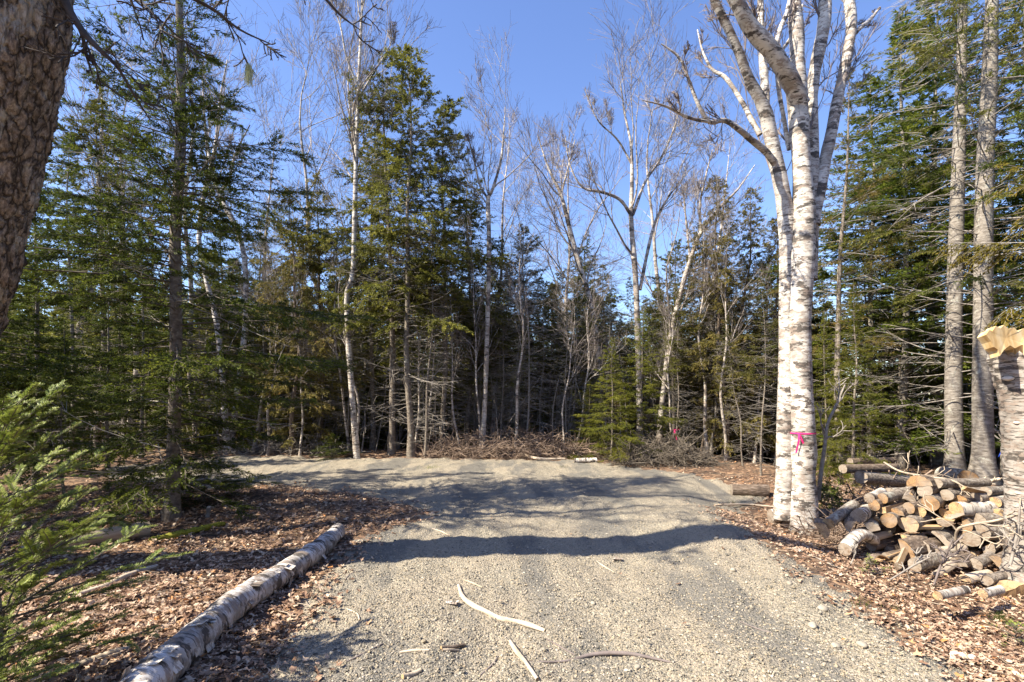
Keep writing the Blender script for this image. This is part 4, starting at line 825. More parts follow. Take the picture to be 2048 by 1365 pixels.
def log(label, pos, r, dirv, length, bark='bark_log', kind='round', cut='cut', roll=0., seed=0, name='log', cat='log', group='logs in the woodpile', taper=.06, bend=.0):
    rng = np.random.default_rng(900 + seed); S, isb = section(rng, kind, r); m = len(S); n = 9; s = np.linspace(0, 1, n)
    knob = 1 + .03 * np.sin(s * rng.uniform(4, 9) + rng.uniform(0, 6)) - taper * s
    V = np.zeros((n, m, 3)); V[..., :2] = S[None] * knob[:, None, None] * (1 + .014 * rng.normal(0, 1, (n, m, 1))); V[..., 0] += (bend * length * np.sin(s * np.pi))[:, None]; V[..., 2] = (s * length)[:, None]
    V[0, :, 2] += S[:, 0] * rng.normal(0, .12); V[-1, :, 2] += S[:, 1] * rng.normal(0, .15)
    i = np.arange(n - 1)[:, None] * m; j = np.arange(m)[None]; j2 = (j + 1) % m; Q = np.stack([i + j, i + j2, i + m + j2, i + m + j], -1)
    b = MB()
    if isb.any(): b.quads(V.reshape(-1, 3), Q[:, isb].reshape(-1, 4), 0, kind == 'round')
    if (~isb).any(): b.quads(V.reshape(-1, 3), Q[:, ~isb].reshape(-1, 4), 1, False)
    cb = V[-1].mean(0); k = np.arange(m); b.tris(np.concatenate([V[-1], cb[None]]), np.stack([k, (k + 1) % m, np.full(m, m)], -1), 2)
    o = link(name, b.mesh('log_body', [M[bark], M['split'], M[cut]])); tag(o, label, cat, group)
    if group == 'logs in the woodpile' and length < .68: dirv = (dirv[0] * .97 - dirv[1] * .24, dirv[1] * .97 + dirv[0] * .24, dirv[2])
    D = Vector(dirv).normalized(); q = D.to_track_quat('Z', 'Y'); o.rotation_mode = 'QUATERNION'; o.rotation_quaternion = q @ Vector((0, 0, 1)).rotation_difference(Vector((0, 0, 1))) @ Matrix.Rotation(roll, 3, 'Z').to_quaternion()
    o.location = pos
    f = MB(); ring2 = V[0] * np.array([.62, .62, 1]) ; cc = V[0].mean(0) if kind != 'shell' else None; off = np.array([0, 0, -.003])
    if kind in ('shell', 'slab'):
        h = 13; e = V[0][h:][::-1]; ia = np.linspace(0, len(e) - 1, h).round().astype(int); inner = e[ia]
        VV = np.concatenate([V[0][:h], inner]) + off; kk = np.arange(h - 1); f.quads(VV, np.stack([kk, kk + 1, kk + 1 + h, kk + h], -1), 0, False)
    else:
        VV = np.concatenate([V[0] * np.array([.985, .985, 1]), cc[None]]) + off; VV[:, 2] += np.append(rng.normal(0, .0015, m), 0)
        f.tris(VV, np.stack([k, (k + 1) % m, np.full(m, m)], -1)[:, ::-1], 0)
    link('cut_face', f.mesh('cut_face', M[cut]), o)
    return o
def zl(u, v): return 1640 + u / 4.015, 880 + v / 4.015
def pile_depth(py, rp):
    return min(gp(min(2040, 1750), py + rp)[1], 5.45 - (py - 942) / 187 * .5)
RIGHT = (.90, .43, .015)
PILE = [ # u, v, radius, label, direction, length, bark, section, cut, roll
 (505, 470, 40, 'grey barked round log with ringed knot at the upper left of the woodpile', (.96, .28, .02), .62, 'bark_log', 'round', 'cut', 0),
 (395, 470, 36, 'whitish log end farthest left in the top rows of the woodpile', RIGHT, .5, 'birch', 'round', 'cut_grey', 0),
 (435, 525, 42, 'round orange log end tucked under the whitish one', RIGHT, .5, 'bark_brown', 'round', 'cut', 1),
 (790, 335, 72, 'split chunk crowning the middle top of the woodpile', (.93, .36, -.05), .42, 'bark_brown', 'half', 'cut', 1.4),
 (842, 405, 52, 'knotty orange log directly below the crowning split chunk', (.95, .3, .02), .5, 'bark_brown', 'round', 'cut', 2),
 (885, 510, 62, 'large round orange log end near the middle of the top row', RIGHT, .55, 'bark_log', 'round', 'cut', 0),
 (715, 548, 43, 'brown log end below the grey log with ringed knot', (.95, .3, 0), .5, 'bark_brown', 'round', 'cut', 0),
 (802, 582, 42, 'small pale round log end in the middle of the woodpile', (.8, .6, 0), .5, 'bark_brown', 'round', 'cut_pale', 0),
 (610, 580, 48, 'half log with rounded brown bark under the ringed log', RIGHT, .5, 'bark_brown', 'half', 'cut', 1.57),
 (500, 565, 40, 'split quarter lying under the round orange end at left', (.96, .28, .03), .5, 'bark_brown', 'wedge', 'cut_pale', .6),
 (1015, 445, 45, 'pale orange log end top right of the large round one', (.95, .31, -.03), .6, 'bark_log', 'round', 'cut', 0),
 (1110, 480, 52, 'flat sided orange log just above the long birch log', (.97, .25, -.02), .55, 'bark_brown', 'half', 'cut', 1.2),
 (1095, 558, 58, 'long birch log with peeling white bark at right of the woodpile', (.985, .17, 0), .95, 'birch', 'round', 'cut_pale', 0),
 (420, 690, 66, 'triangular split log with bright orange heart left of centre', (.75, .66, .02), .45, 'bark_log', 'wedge', 'cut', 1.9),
 (555, 648, 55, 'cracked round log end beside the triangular split log', RIGHT, .5, 'bark_log', 'round', 'cut', 0),
 (712, 680, 66, 'biggest round log end low in the middle of the woodpile', (.93, .36, 0), .6, 'bark_log', 'round', 'cut_pale', 0),
 (1000, 668, 46, 'half round orange log end under the tilted slab', RIGHT, .5, 'bark_brown', 'half', 'cut', -1.57),
 (1052, 625, 72, 'tilted bark slab leaning in the middle of the woodpile', (.82, .5, -.28), .42, 'bark_log', 'slab', 'cut_grey', .9),
 (1180, 695, 58, 'split log face below the long birch log', RIGHT, .45, 'bark_brown', 'half', 'cut', 3.1),
 (1270, 648, 55, 'orange log end at right between two long logs', (.97, .24, 0), .7, 'bark_log', 'round', 'cut', 0),
 (1290, 745, 64, 'long grey log with cracked oval end at the right of the woodpile', (.98, .2, -.02), .8, 'bark_log', 'round', 'cut_grey', 0),
 (312, 612, 54, 'birch log with dark weathered end at the left of the woodpile', (.88, .47, 0), .45, 'birch', 'round', 'cut_grey', 0),
 (70, 672, 44, 'log with pale round end rising to the right at the far left of the woodpile', (.90, .32, .20), .62, 'bark_log', 'round', 'cut_pale', 0),
 (25, 722, 60, 'pale split chunk standing under the leftmost rising log', (.7, .7, .05), .22, 'bark_brown', 'half', 'cut_pale', 2.6),
 (235, 690, 45, 'dark brown chunk between the rising log and the birch log', (.6, .75, .1), .32, 'bark_brown', 'half', 'cut_grey', .4),
 (200, 880, 52, 'bent birch log arching over the leaves at the front of the woodpile', (.96, .2, .06), .52, 'birch', 'round', 'cut_grey', 1.5708),
 (380, 985, 34, 'thin curved bark strip under the bent birch log', (.97, .1, .05), .26, 'bark_brown', 'slab', 'cut_grey', 1.2),
 (1000, 815, 85, 'weathered grey slab in the lower middle of the woodpile', (.9, .35, -.02), .5, 'bark_log', 'slab', 'cut_grey', 2.4),
 (1210, 800, 60, 'grey log end below the cracked oval end', RIGHT, .5, 'bark_log', 'round', 'cut_grey', 0),
 (700, 905, 85, 'torn orange split log lying near the bottom middle', (.95, .3, 0), .45, 'bark_brown', 'half', 'cut', 2.9),
 (830, 850, 55, 'brown split log over the torn orange one', (.96, .28, -.03), .5, 'bark_brown', 'half', 'cut_grey', 2.2),
 (630, 970, 34, 'small pale log end at the bottom left of the woodpile', (.9, .43, 0), .35, 'bark_log', 'round', 'cut_pale', 0),
 (760, 1005, 52, 'mossy bark log lying along the bottom of the woodpile', (.97, .2, 0), .4, 'bark_log', 'round', 'cut_grey', 0),
 (945, 988, 42, 'weathered round log end at the bottom middle', RIGHT, .45, 'bark_log', 'round', 'cut_grey', 0),
 (960, 905, 44, 'grey stove log lying lengthwise above the bottom row', (.99, .12, 0), .38, 'weathered', 'round', 'cut_grey', 0),
 (1095, 985, 58, 'brown split log with torn end in the bottom row', (.94, .33, -.04), .38, 'bark_brown', 'half', 'cut_grey', 1.4),
 (1010, 1010, 30, 'slim split stick beside the weathered round end', (.9, .43, .04), .4, 'stick', 'wedge', 'cut_pale', 1.0),
 (1370, 895, 66, 'wedge shaped split log at the lower right of the woodpile', (.9, .42, -.06), .42, 'bark_log', 'wedge', 'cut', 3.5),
 (1440, 985, 56, 'orange split log at the bottom right before the snag', (.96, .27, 0), .4, 'bark_brown', 'half', 'cut', 2.4),
 (1250, 1000, 45, 'grey log in the bottom row right of centre', (.96, .28, 0), .42, 'bark_log', 'round', 'cut_grey', 0),
 (1155, 1110, 44, 'pale split log lying in front of the woodpile', (.99, .12, 0), .36, 'stick', 'half', 'cut_pale', 1.5),
 (1340, 1130, 40, 'dark bark log lying right of the pale split log', (.98, .18, 0), .3, 'bark_log', 'round', 'cut_grey', 0),
 (945, 1252, 36, 'white birch bolt lying on leaves nearest the driveway', (.99, .10, 0), .34, 'birch', 'round', 'cut_pale', 0),
 (1310, 1238, 34, 'second white birch bolt lying before the foot of the snag', (.99, .12, 0), .24, 'birch', 'round', 'cut_pale', 0),
 (1250, 470, 42, 'pale barked log in the top row right of the flat sided one', (.98, .2, 0), .5, 'birch_far', 'round', 'cut_grey', 0),
 (1400, 505, 44, 'light log high at the right end of the woodpile', (.98, .2, 0), .5, 'birch_far', 'round', 'cut_pale', 0),
 (1330, 415, 38, 'topmost log beside the white slab', (.98, .2, -.05), .6, 'bark_log', 'round', 'cut_grey', 0),
 (1430, 600, 48, 'log end in the third row by the snag', (.95, .3, 0), .5, 'bark_log', 'round', 'cut_pale', 0),
 (1500, 690, 45, 'log partly hidden behind twigs beside the snag', (.95, .3, 0), .4, 'bark_log', 'round', 'cut', 0),
 (1470, 800, 52, 'shaded log beneath the long grey log at right', (.95, .3, 0), .4, 'bark_log', 'round', 'cut_grey', 0),
 (940, 350, 40, 'grey log on top right behind the crowning chunk', (.97, .24, -.03), .75, 'bark_log', 'round', 'cut_grey', 0),
]
for n_, (u, v, rr_, lab, dr, ln, bk, kd, ct, roll) in enumerate(PILE):
    if ct == 'cut' and n_ % 3 == 1: ct = 'cut_grey'
    px, py = zl(u, v); rp = rr_ / 4.015; d = pile_depth(py, rp)
    log(lab, PX(px, py, d), rp / F * d, dr, ln, bk, kd, ct, roll, n_, bend=.20 if 'bent birch' in lab else .0)
rng = np.random.default_rng(8)
for n_ in range(26):
    u = rng.uniform(330, 1500); v = rng.uniform(520, 980); px, py = zl(u, v); d = pile_depth(py, 12) + rng.uniform(.18, .4)
    log('brown log deep in the shaded gaps of the woodpile', PX(px, py, d), rng.uniform(.05, .075), (.92, .38, rng.normal(0, .04)), .5, 'bark_brown', rng.choice(['round', 'half']), 'cut_grey', rng.uniform(0, 6), 100 + n_, group='logs inside the woodpile')
for n_ in range(34):
    u = rng.uniform(380, 1560); v = rng.uniform(430, 1080); px, py = zl(u, v); d = pile_depth(py, 8) + rng.uniform(.02, .16); an = rng.uniform(.1, .9)
    log('small grey split billet wedged among the logs of the woodpile', PX(px, py, d), rng.uniform(.032, .055), (math.cos(an), math.sin(an), rng.normal(0, .12)), rng.uniform(.25, .42), rng.choice(['bark_log', 'bark_brown', 'weathered']), rng.choice(['half', 'wedge', 'wedge']), rng.choice(['cut_grey', 'cut_pale', 'cut']), rng.uniform(0, 6), 200 + n_, group='split billets in the woodpile')
# logs lying round the pile
def gl(px, py, rp): g = gp(px, py + rp); return PX(px, py, g[1]), rp / F * g[1]
p_, r_ = gl(1537, 982, 11.5); log('round log end showing left of the big birch clump', p_, r_, (-.98, .2, 0), .55, 'bark_brown', 'round', 'cut_grey', 0, 140, group='loose logs round the birch')
p_, r_ = gl(1541, 1033, 13); log('white birch bolt lying against the foot of the birch clump', p_, r_, (.98, .2, 0), .36, 'birch', 'round', 'cut_grey', 0, 141, group='loose logs round the birch')
p_, r_ = gl(1575, 1049, 9); log('small round log end at the foot of the birch clump', p_, r_, (.7, .7, 0), .2, 'bark_brown', 'round', 'cut_grey', 0, 142, group='loose logs round the birch')
p_, r_ = gl(1618, 1031, 11); log('tan log stretching from the birch clump to the woodpile', p_, r_, (.97, .25, .02), .42, 'bark_log', 'round', 'cut', 0, 143, group='loose logs round the birch')
p_ = PX(1722, 955, 6.6); log('long dark log with grey end lying behind the woodpile', p_, .085, (.93, .36, -.12), 1.5, 'bark_log', 'round', 'cut_grey', 0, 144, group='logs behind the woodpile')
p_ = PX(1686, 938, 7.2); log('log with shaded end behind the long dark log', p_, .065, (.95, .3, -.03), 1.1, 'bark_brown', 'round', 'cut_grey', 0, 145, group='logs behind the woodpile')
p_ = PX(1936, 962, 7.4); log('broad round cut log standing out between the two grey trunks', p_, .16, (.15, .98, 0), .5, 'bark_log', 'round', 'cut', 0, 146, group='logs behind the woodpile')
p_ = PX(1928, 976, 5.2); log('white barkless slab laid on top of the woodpile', p_, .026, (.96, .15, -.20), .38, 'stick', 'half', 'cut_pale', .8, 147)
p_ = PX(1700, 925, 8.5); log('brown log beyond the cut fir boughs', p_, .07, (.97, .2, 0), .9, 'bark_brown', 'round', 'cut_grey', 0, 148, group='logs behind the woodpile')
# long heap of logs out of the face, carrying the upper rows
for n_ in range(10):
    u = 560 + n_ * 95; px, py = zl(u, 430 + 25 * (n_ % 3)); d = 5.75 + .1 * (n_ % 2)
    log('log in the back row of the woodpile', PX(px, py, d), .065, (.95, .3, -.02), .6, 'bark_log', 'round', 'cut_grey', 0, 160 + n_, group='back row of the woodpile')

# broken snag at the right edge
Ds = 4.25; base = PX(2072, 1170, Ds); base[2] = float(H(base[0], Ds)) - .06; rng = np.random.default_rng(91)
o = empty('snag', base, 'grey broken snag with bright splintered top and shelf fungi at the right edge', 'tree stump')
p, rr = pxpath([(2078, 1215, Ds, 66), (2076, 1130, Ds, 50), (2074, 1000, Ds, 46), (2070, 900, Ds, 46), (2062, 800, Ds, 46), (2048, 730, Ds, 50), (2044, 700, Ds, 52)], 90, base)
ns = 64; aa = np.arange(ns) / ns * 2 * np.pi; A, B = np.cos(aa)[None], np.sin(aa)[None]; zz = p[:, 2][:, None]
def fuzz(k, s): 
    r_ = np.random.RandomState(s); q = 0
    for _ in range(k): q = q + np.sin(aa[None] * r_.randint(1, 22) + zz * r_.uniform(-60, 60) + r_.uniform(0, 6.28))
    return q / k ** .5
R2 = rr[:, None] * (1 + .03 * fuzz(6, 1)) + .005 * np.maximum(fuzz(14, 2), 0) + .006 * rng.random((90, ns)) * (rng.random((90, ns)) < .18)
ring = np.stack([p[:, 0][:, None] + R2 * A, p[:, 1][:, None] + R2 * B, np.broadcast_to(zz, R2.shape).copy()], -1)
ring[-12:, :, 2] += np.linspace(0, 1, 12)[:, None] * (.06 * np.cos(aa - 2.2) - .05 * np.cos(aa - 4.2) + .02 * rng.normal(0, 1, ns))[None]
i = np.arange(89)[:, None] * ns; j = np.arange(ns)[None]; j2 = (j + 1) % ns
a = MB(); a.quads(ring.reshape(-1, 3), np.stack([i + j, i + j2, i + ns + j2, i + ns + j], -1).reshape(-1, 4)); link('trunk', a.mesh('snag_trunk', [birch_bark('snag bark', (.40, .36, .32), (.24, .21, .18), amount=.52)]), o)
c = MB(); topc = ring[-1].mean(0); n3 = 110; a3 = np.arange(n3) / n3 * 2 * np.pi; rad = .245 * (.9 + .1 * rng.random(n3))
lo = np.stack([topc[0] + rad * .75 * np.cos(a3), topc[1] + rad * .75 * np.sin(a3), np.full(n3, topc[2] - .10)], -1)
hgt = .05 + .10 * np.clip(np.cos(a3 - 2.6), 0, 1) + .02 * np.sin(a3 * 5) + .012 * np.sin(a3 * 13 + 1) + .022 * rng.random(n3)
hi = lo + np.stack([.03 * np.cos(a3), .03 * np.sin(a3), .06 + hgt], -1); mid = np.stack([topc[0] + .11 * np.cos(a3), topc[1] + .11 * np.sin(a3), topc[2] + .0 + .07 * np.cos(a3 - 1.8) + .03 * rng.normal(0, 1, n3)], -1)
VV = np.concatenate([lo, hi, mid, (topc + [0, 0, -.02])[None]]); k = np.arange(n3); k2 = (k + 1) % n3
c.quads(VV, np.concatenate([np.stack([k, k2, n3 + k2, n3 + k], -1), np.stack([n3 + k, n3 + k2, 2 * n3 + k2, 2 * n3 + k], -1)]), 0, False)
c.tris(VV, np.stack([2 * n3 + k, 2 * n3 + k2, np.full(n3, 3 * n3)], -1)); link('splintered_top', c.mesh('snag_top', M['splinter']), o)
# the torn slab of fresh wood left standing at the break
c = MB(); Q_ = np.array([(1972, 670), (1979, 660), (1984, 664), (1992, 652), (2001, 657), (2008, 650), (2018, 659), (2028, 655), (2036, 664), (2048, 657), (2062, 668), (2066, 694), (2044, 690), (2030, 697), (2020, 691), (2008, 700), (2000, 712), (1996, 700), (1988, 694), (1982, 683)]); m = len(Q_)
fr = np.array([PX(x_, y_, 4.02 + .0035 * (x_ - 1972) * .4 - .0010 * (y_ - 680)) for x_, y_ in Q_]) - base; bk_ = fr + np.array([.02, .10, -.015]); k = np.arange(m); k2 = (k + 1) % m
c.tris(np.concatenate([fr, fr.mean(0)[None] + [0, .008, 0]]), np.stack([k, k2, np.full(m, m)], -1)); c.tris(np.concatenate([bk_, bk_.mean(0)[None]]), np.stack([k2, k, np.full(m, m)], -1)); c.quads(np.concatenate([fr, bk_]), np.stack([k, m + k, m + k2, k2], -1), 0, False)
link('torn_slab', c.mesh('torn_slab', M['splinter']), o)
# standing splinters
c = MB()
for q in range(90):
    an = rng.uniform(0, 6.28); rq = rng.uniform(.06, .2); b0 = topc + [rq * math.cos(an), rq * math.sin(an), -.03]; hh = rng.uniform(.05, .17) * (1.2 if math.cos(an - 2.6) > 0 else .6)
    tubes(c, np.array([b0, b0 + [.02 * math.cos(an), .02 * math.sin(an), hh * .6], b0 + [.03 * math.cos(an), .025 * math.sin(an), hh]])[None], np.array([[.010, .007, .001]]), 4)
link('splinters', c.mesh('snag_splinters', M['splinter']), o)['kind'] = 'stuff'
for q, (px, py, wpx) in enumerate([(2006, 757, 15), (2031, 786, 17), (2040, 700, 14), (2036, 921, 22), (2022, 845, 9), (2028, 985, 8), (2043, 850, 11), (2030, 880, 7)]):
    P0 = PX(px, py, Ds) - base; tt = np.argmin(abs(p[:, 2] - P0[2])); cx, cy, rr_ = p[tt, 0], p[tt, 1], rr[tt]
    lx = np.clip((P0[0] - cx) / rr_, -.99, .6); an = -math.acos(lx); s = wpx / F * Ds * .72; m = 12; c = MB(); b = np.linspace(-1.5, 1.5, m)
    ctr = np.array([cx + rr_ * .95 * math.cos(an), cy + rr_ * .95 * math.sin(an), P0[2]])
    out = np.array([math.cos(an), math.sin(an), 0]); tg = np.array([-math.sin(an), math.cos(an), 0])
    rim = ctr + s * (np.cos(b)[:, None] * out + np.sin(b)[:, None] * tg)
    V3 = np.concatenate([rim, rim * .6 + ctr * .4 + [0, 0, s * .30], rim * .75 + ctr * .25 - [0, 0, s * .35], (ctr + [0, 0, s * .42])[None], (ctr - [0, 0, s * .6])[None]])
    k = np.arange(m - 1); c.quads(V3, np.concatenate([np.stack([k, k + 1, m + k + 1, m + k], -1), np.stack([k + 1, k, 2 * m + k, 2 * m + k + 1], -1)]), 0, True)
    c.tris(V3, np.concatenate([np.stack([m + k, m + k + 1, np.full(m - 1, 3 * m)], -1), np.stack([2 * m + k + 1, 2 * m + k, np.full(m - 1, 3 * m + 1)], -1)]), 0, True)
    link('bracket_fungus', c.mesh('bracket_fungus', M['fungus']), o)
p_, r_ = gl(2012, 1172, 20); log('whitish broken chunk at the foot of the snag', p_, .10, (.35, .2, -.9), .2, 'birch_far', 'half', 'cut_pale', .5, 170, group='loose wood at the snag')

# ------------------------------------------------------------------ fallen birch and wood on the left litter
def lying(name, label, cat, pts, mat, seed, sides=14, n=40, rough=.05, ends='cut_grey', lift=.9, flare=0):
    """a stem lying on the ground along photo pixels (px, py, radius px at its depth)"""
    rng = np.random.default_rng(seed); A = []
    for px, py, rp in pts:
        g = gp(px, py); r = rp / F * g[1]; A.append([g[0], g[1], max(g[2], float(zgravel(g[0], g[1])) if sd_gravel(g[0], g[1]) > 0 else g[2]) + r * lift, r])
    C = catmull(np.array(A), n); P_ = C[:, :3]; r_ = np.maximum(C[:, 3], .0015); base = P_[0].copy(); P_ = P_ - base; q = Vector(P_[-1] - P_[0]).normalized().to_track_quat('Z', 'Y'); P_ = P_ @ np.array(q.to_matrix())
    T_ = nrm(np.gradient(P_, axis=0)); U_ = nrm(np.cross(T_, np.array([[0, 1., 0]]))); V_ = np.cross(T_, U_); a = np.arange(sides) / sides * 6.28318
    rr = r_[:, None] * (1 + rough * rng.normal(0, .5, (n, sides)) + rough * .35 * np.sin(np.arange(n) * .3 + rng.uniform(0, 6))[:, None])
    ring = P_[:, None] + rr[..., None] * (np.cos(a)[None, :, None] * U_[:, None] + np.sin(a)[None, :, None] * V_[:, None])
    i = np.arange(n - 1)[:, None] * sides; j = np.arange(sides)[None]; j2 = (j + 1) % sides; b = MB()
    b.quads(ring.reshape(-1, 3), np.stack([i + j, i + j2, i + sides + j2, i + sides + j], -1).reshape(-1, 4)); k = np.arange(sides)
    for e, fl in ((0, 1), (n - 1, -1)): b.tris(np.concatenate([ring[e], P_[e][None]]), np.stack([k, (k + 1) % sides, np.full(sides, sides)], -1)[:, ::-fl], 1)
    o = link(name, b.mesh(name, [M[mat], M[ends]]), None, base); o.rotation_mode = 'QUATERNION'; o.rotation_quaternion = q; tag(o, label, cat); return o, P_, r_, base
def birch_log():
    """built along its own axis so the bark bands run round it"""
    A = np.array([list(gp(px, py)) for px, py in ((205, 1500), (285, 1412), (372, 1322), (470, 1232), (575, 1160), (640, 1112), (676, 1074))]); R_ = np.array([.10, .098, .095, .092, .090, .088, .075])
    C = catmull(np.concatenate([A, R_[:, None]], 1), 90); P_ = C[:, :3]; P_[:, 2] += C[:, 3] * .82; p0 = P_[0].copy(); ax = Vector(P_[-1] - P_[0]).normalized(); q = ax.to_track_quat('Z', 'Y')
    L_ = np.array((q.to_matrix().transposed() @ Matrix([list(v) for v in (P_ - p0)]).transposed()).transposed()) if False else (P_ - p0) @ np.array(q.to_matrix())
    rng = np.random.default_rng(17); ns = 40; a = np.arange(ns) / ns * 6.28318; z = L_[:, 2][:, None]
    R2 = C[:, 3][:, None] * (1 + .02 * np.sin(3 * a[None] + z * 3) + .03 * np.sin(z * 6) + .035 * np.sin(z * 17 + 1)) + .006 * np.maximum(0, np.sin(z * 41 + 2 * np.sin(a)[None] * 1.5)) ** 3 + .002 * rng.normal(0, 1, (90, ns))
    ring = np.stack([L_[:, 0][:, None] + R2 * np.cos(a), L_[:, 1][:, None] + R2 * np.sin(a), np.broadcast_to(z, R2.shape)], -1)
    i = np.arange(89)[:, None] * ns; j = np.arange(ns)[None]; j2 = (j + 1) % ns; b = MB(); b.quads(ring.reshape(-1, 3), np.stack([i + j, i + j2, i + ns + j2, i + ns + j], -1).reshape(-1, 4))
    o = link('birch_log', b.mesh('birch_log', birch_bark('fallen birch bark', (.64, .60, .57), (.20, .18, .16), amount=.55)), None, p0); o.rotation_mode = 'QUATERNION'; o.rotation_quaternion = q
    tag(o, 'long fallen white birch trunk edging the left side of the driveway', 'log')
    k = np.arange(ns); f = MB(); f.tris(np.concatenate([ring[-1], ring[-1].mean(0)[None]]), np.stack([k, (k + 1) % ns, np.full(ns, ns)], -1)); link('cut_face', f.mesh('cut_face', M['cut_grey']), o)
    # curling flaps of bark
    fl = MB(); rg = np.random.default_rng(18)
    for w_ in range(70):
        t_ = rg.uniform(.05, .97); kk = int(t_ * 89); an = rg.uniform(0, 6.28); rr = R2[kk].mean() * 1.01; wdt = rg.uniform(.015, .05); hl = rg.uniform(.01, .03)
        s = np.linspace(0, 1, 5); ang = an + s * hl / rr * 2.2; rad = rr + .035 * s ** 2 * rg.uniform(.2, 1.)
        X = np.stack([L_[kk, 0] + rad * np.cos(ang), L_[kk, 1] + rad * np.sin(ang)], -1)
        V2 = np.stack([np.concatenate([X, np.full((5, 1), L_[kk, 2] - wdt)], 1), np.concatenate([X, np.full((5, 1), L_[kk, 2] + wdt * rg.uniform(.5, 1))], 1)], 1).reshape(-1, 3)
        ii = np.arange(4) * 2; fl.quads(V2, np.stack([ii, ii + 1, ii + 3, ii + 2], -1), 0, True)
    link('peeling_bark', fl.mesh('peeling_bark', M['paperbark']), o)['kind'] = 'stuff'
birch_log()
lying('log', 'barkless tan log lying across the leaf litter behind the young fir', 'log', [(40, 1118, 13), (120, 1103, 15), (210, 1087, 16), (298, 1072, 15)], 'weathered', 201, rough=.10)
lying('log', 'narrow moss covered log at the foot of the open fir', 'log', [(298, 1085, 5), (350, 1076, 6), (400, 1064, 6), (448, 1051, 4)], 'moss', 202, rough=.35, ends='moss')
lying('stick', 'peeled pale stick pointing out of the young fir onto the leaves', 'stick', [(120, 1200, 4), (205, 1180, 6), (255, 1157, 6), (314, 1138, 5)], 'stick', 203, 8)
lying('log', 'grey weathered split log in the bottom left corner', 'log', [(60, 1375, 8), (150, 1345, 10), (215, 1318, 8), (262, 1300, 5)], 'weathered', 204, 9, rough=.2)
lying('stick', 'thin crooked twig in the shade left of the fallen birch', 'stick', [(492, 1088, 1.5), (520, 1106, 2.5), (548, 1118, 2.5), (566, 1138, 2)], 'stick', 205, 6)
lying('stick', 'short forked twig beside the fallen birch', 'stick', [(575, 1125, 1), (560, 1105, 1.5), (585, 1088, 1.2)], 'deadwood', 206, 6)
g = gp(415, 1034); o, *_r = lying('stump', 'little pale topped stub in front of the open fir', 'stump', [(412, 1040, 5), (413, 1036, 5)], 'deadwood', 207, 9, 6)
bpy.data.objects.remove(o)
mb = MB(); zz = np.linspace(0, 1, 6); tubes(mb, np.stack([.02 * zz, 0 * zz, .12 * zz], -1)[None], np.array([[.03, .024, .022, .024, .03, .018]]), 9, 0); mb.add(MB())
k = np.arange(9); mb.tris(np.concatenate([np.stack([.02 + .030 * np.cos(k / 9 * 6.283), .030 * np.sin(k / 9 * 6.283), np.full(9, .118)], -1), [[.02, 0, .135]]]), np.stack([k, (k + 1) % 9, np.full(9, 9)], -1), 1)
tag(link('stump', mb.mesh('stump', [M['deadwood'], M['fungus']]), None, g), 'little pale topped stub in front of the open fir', 'stump')

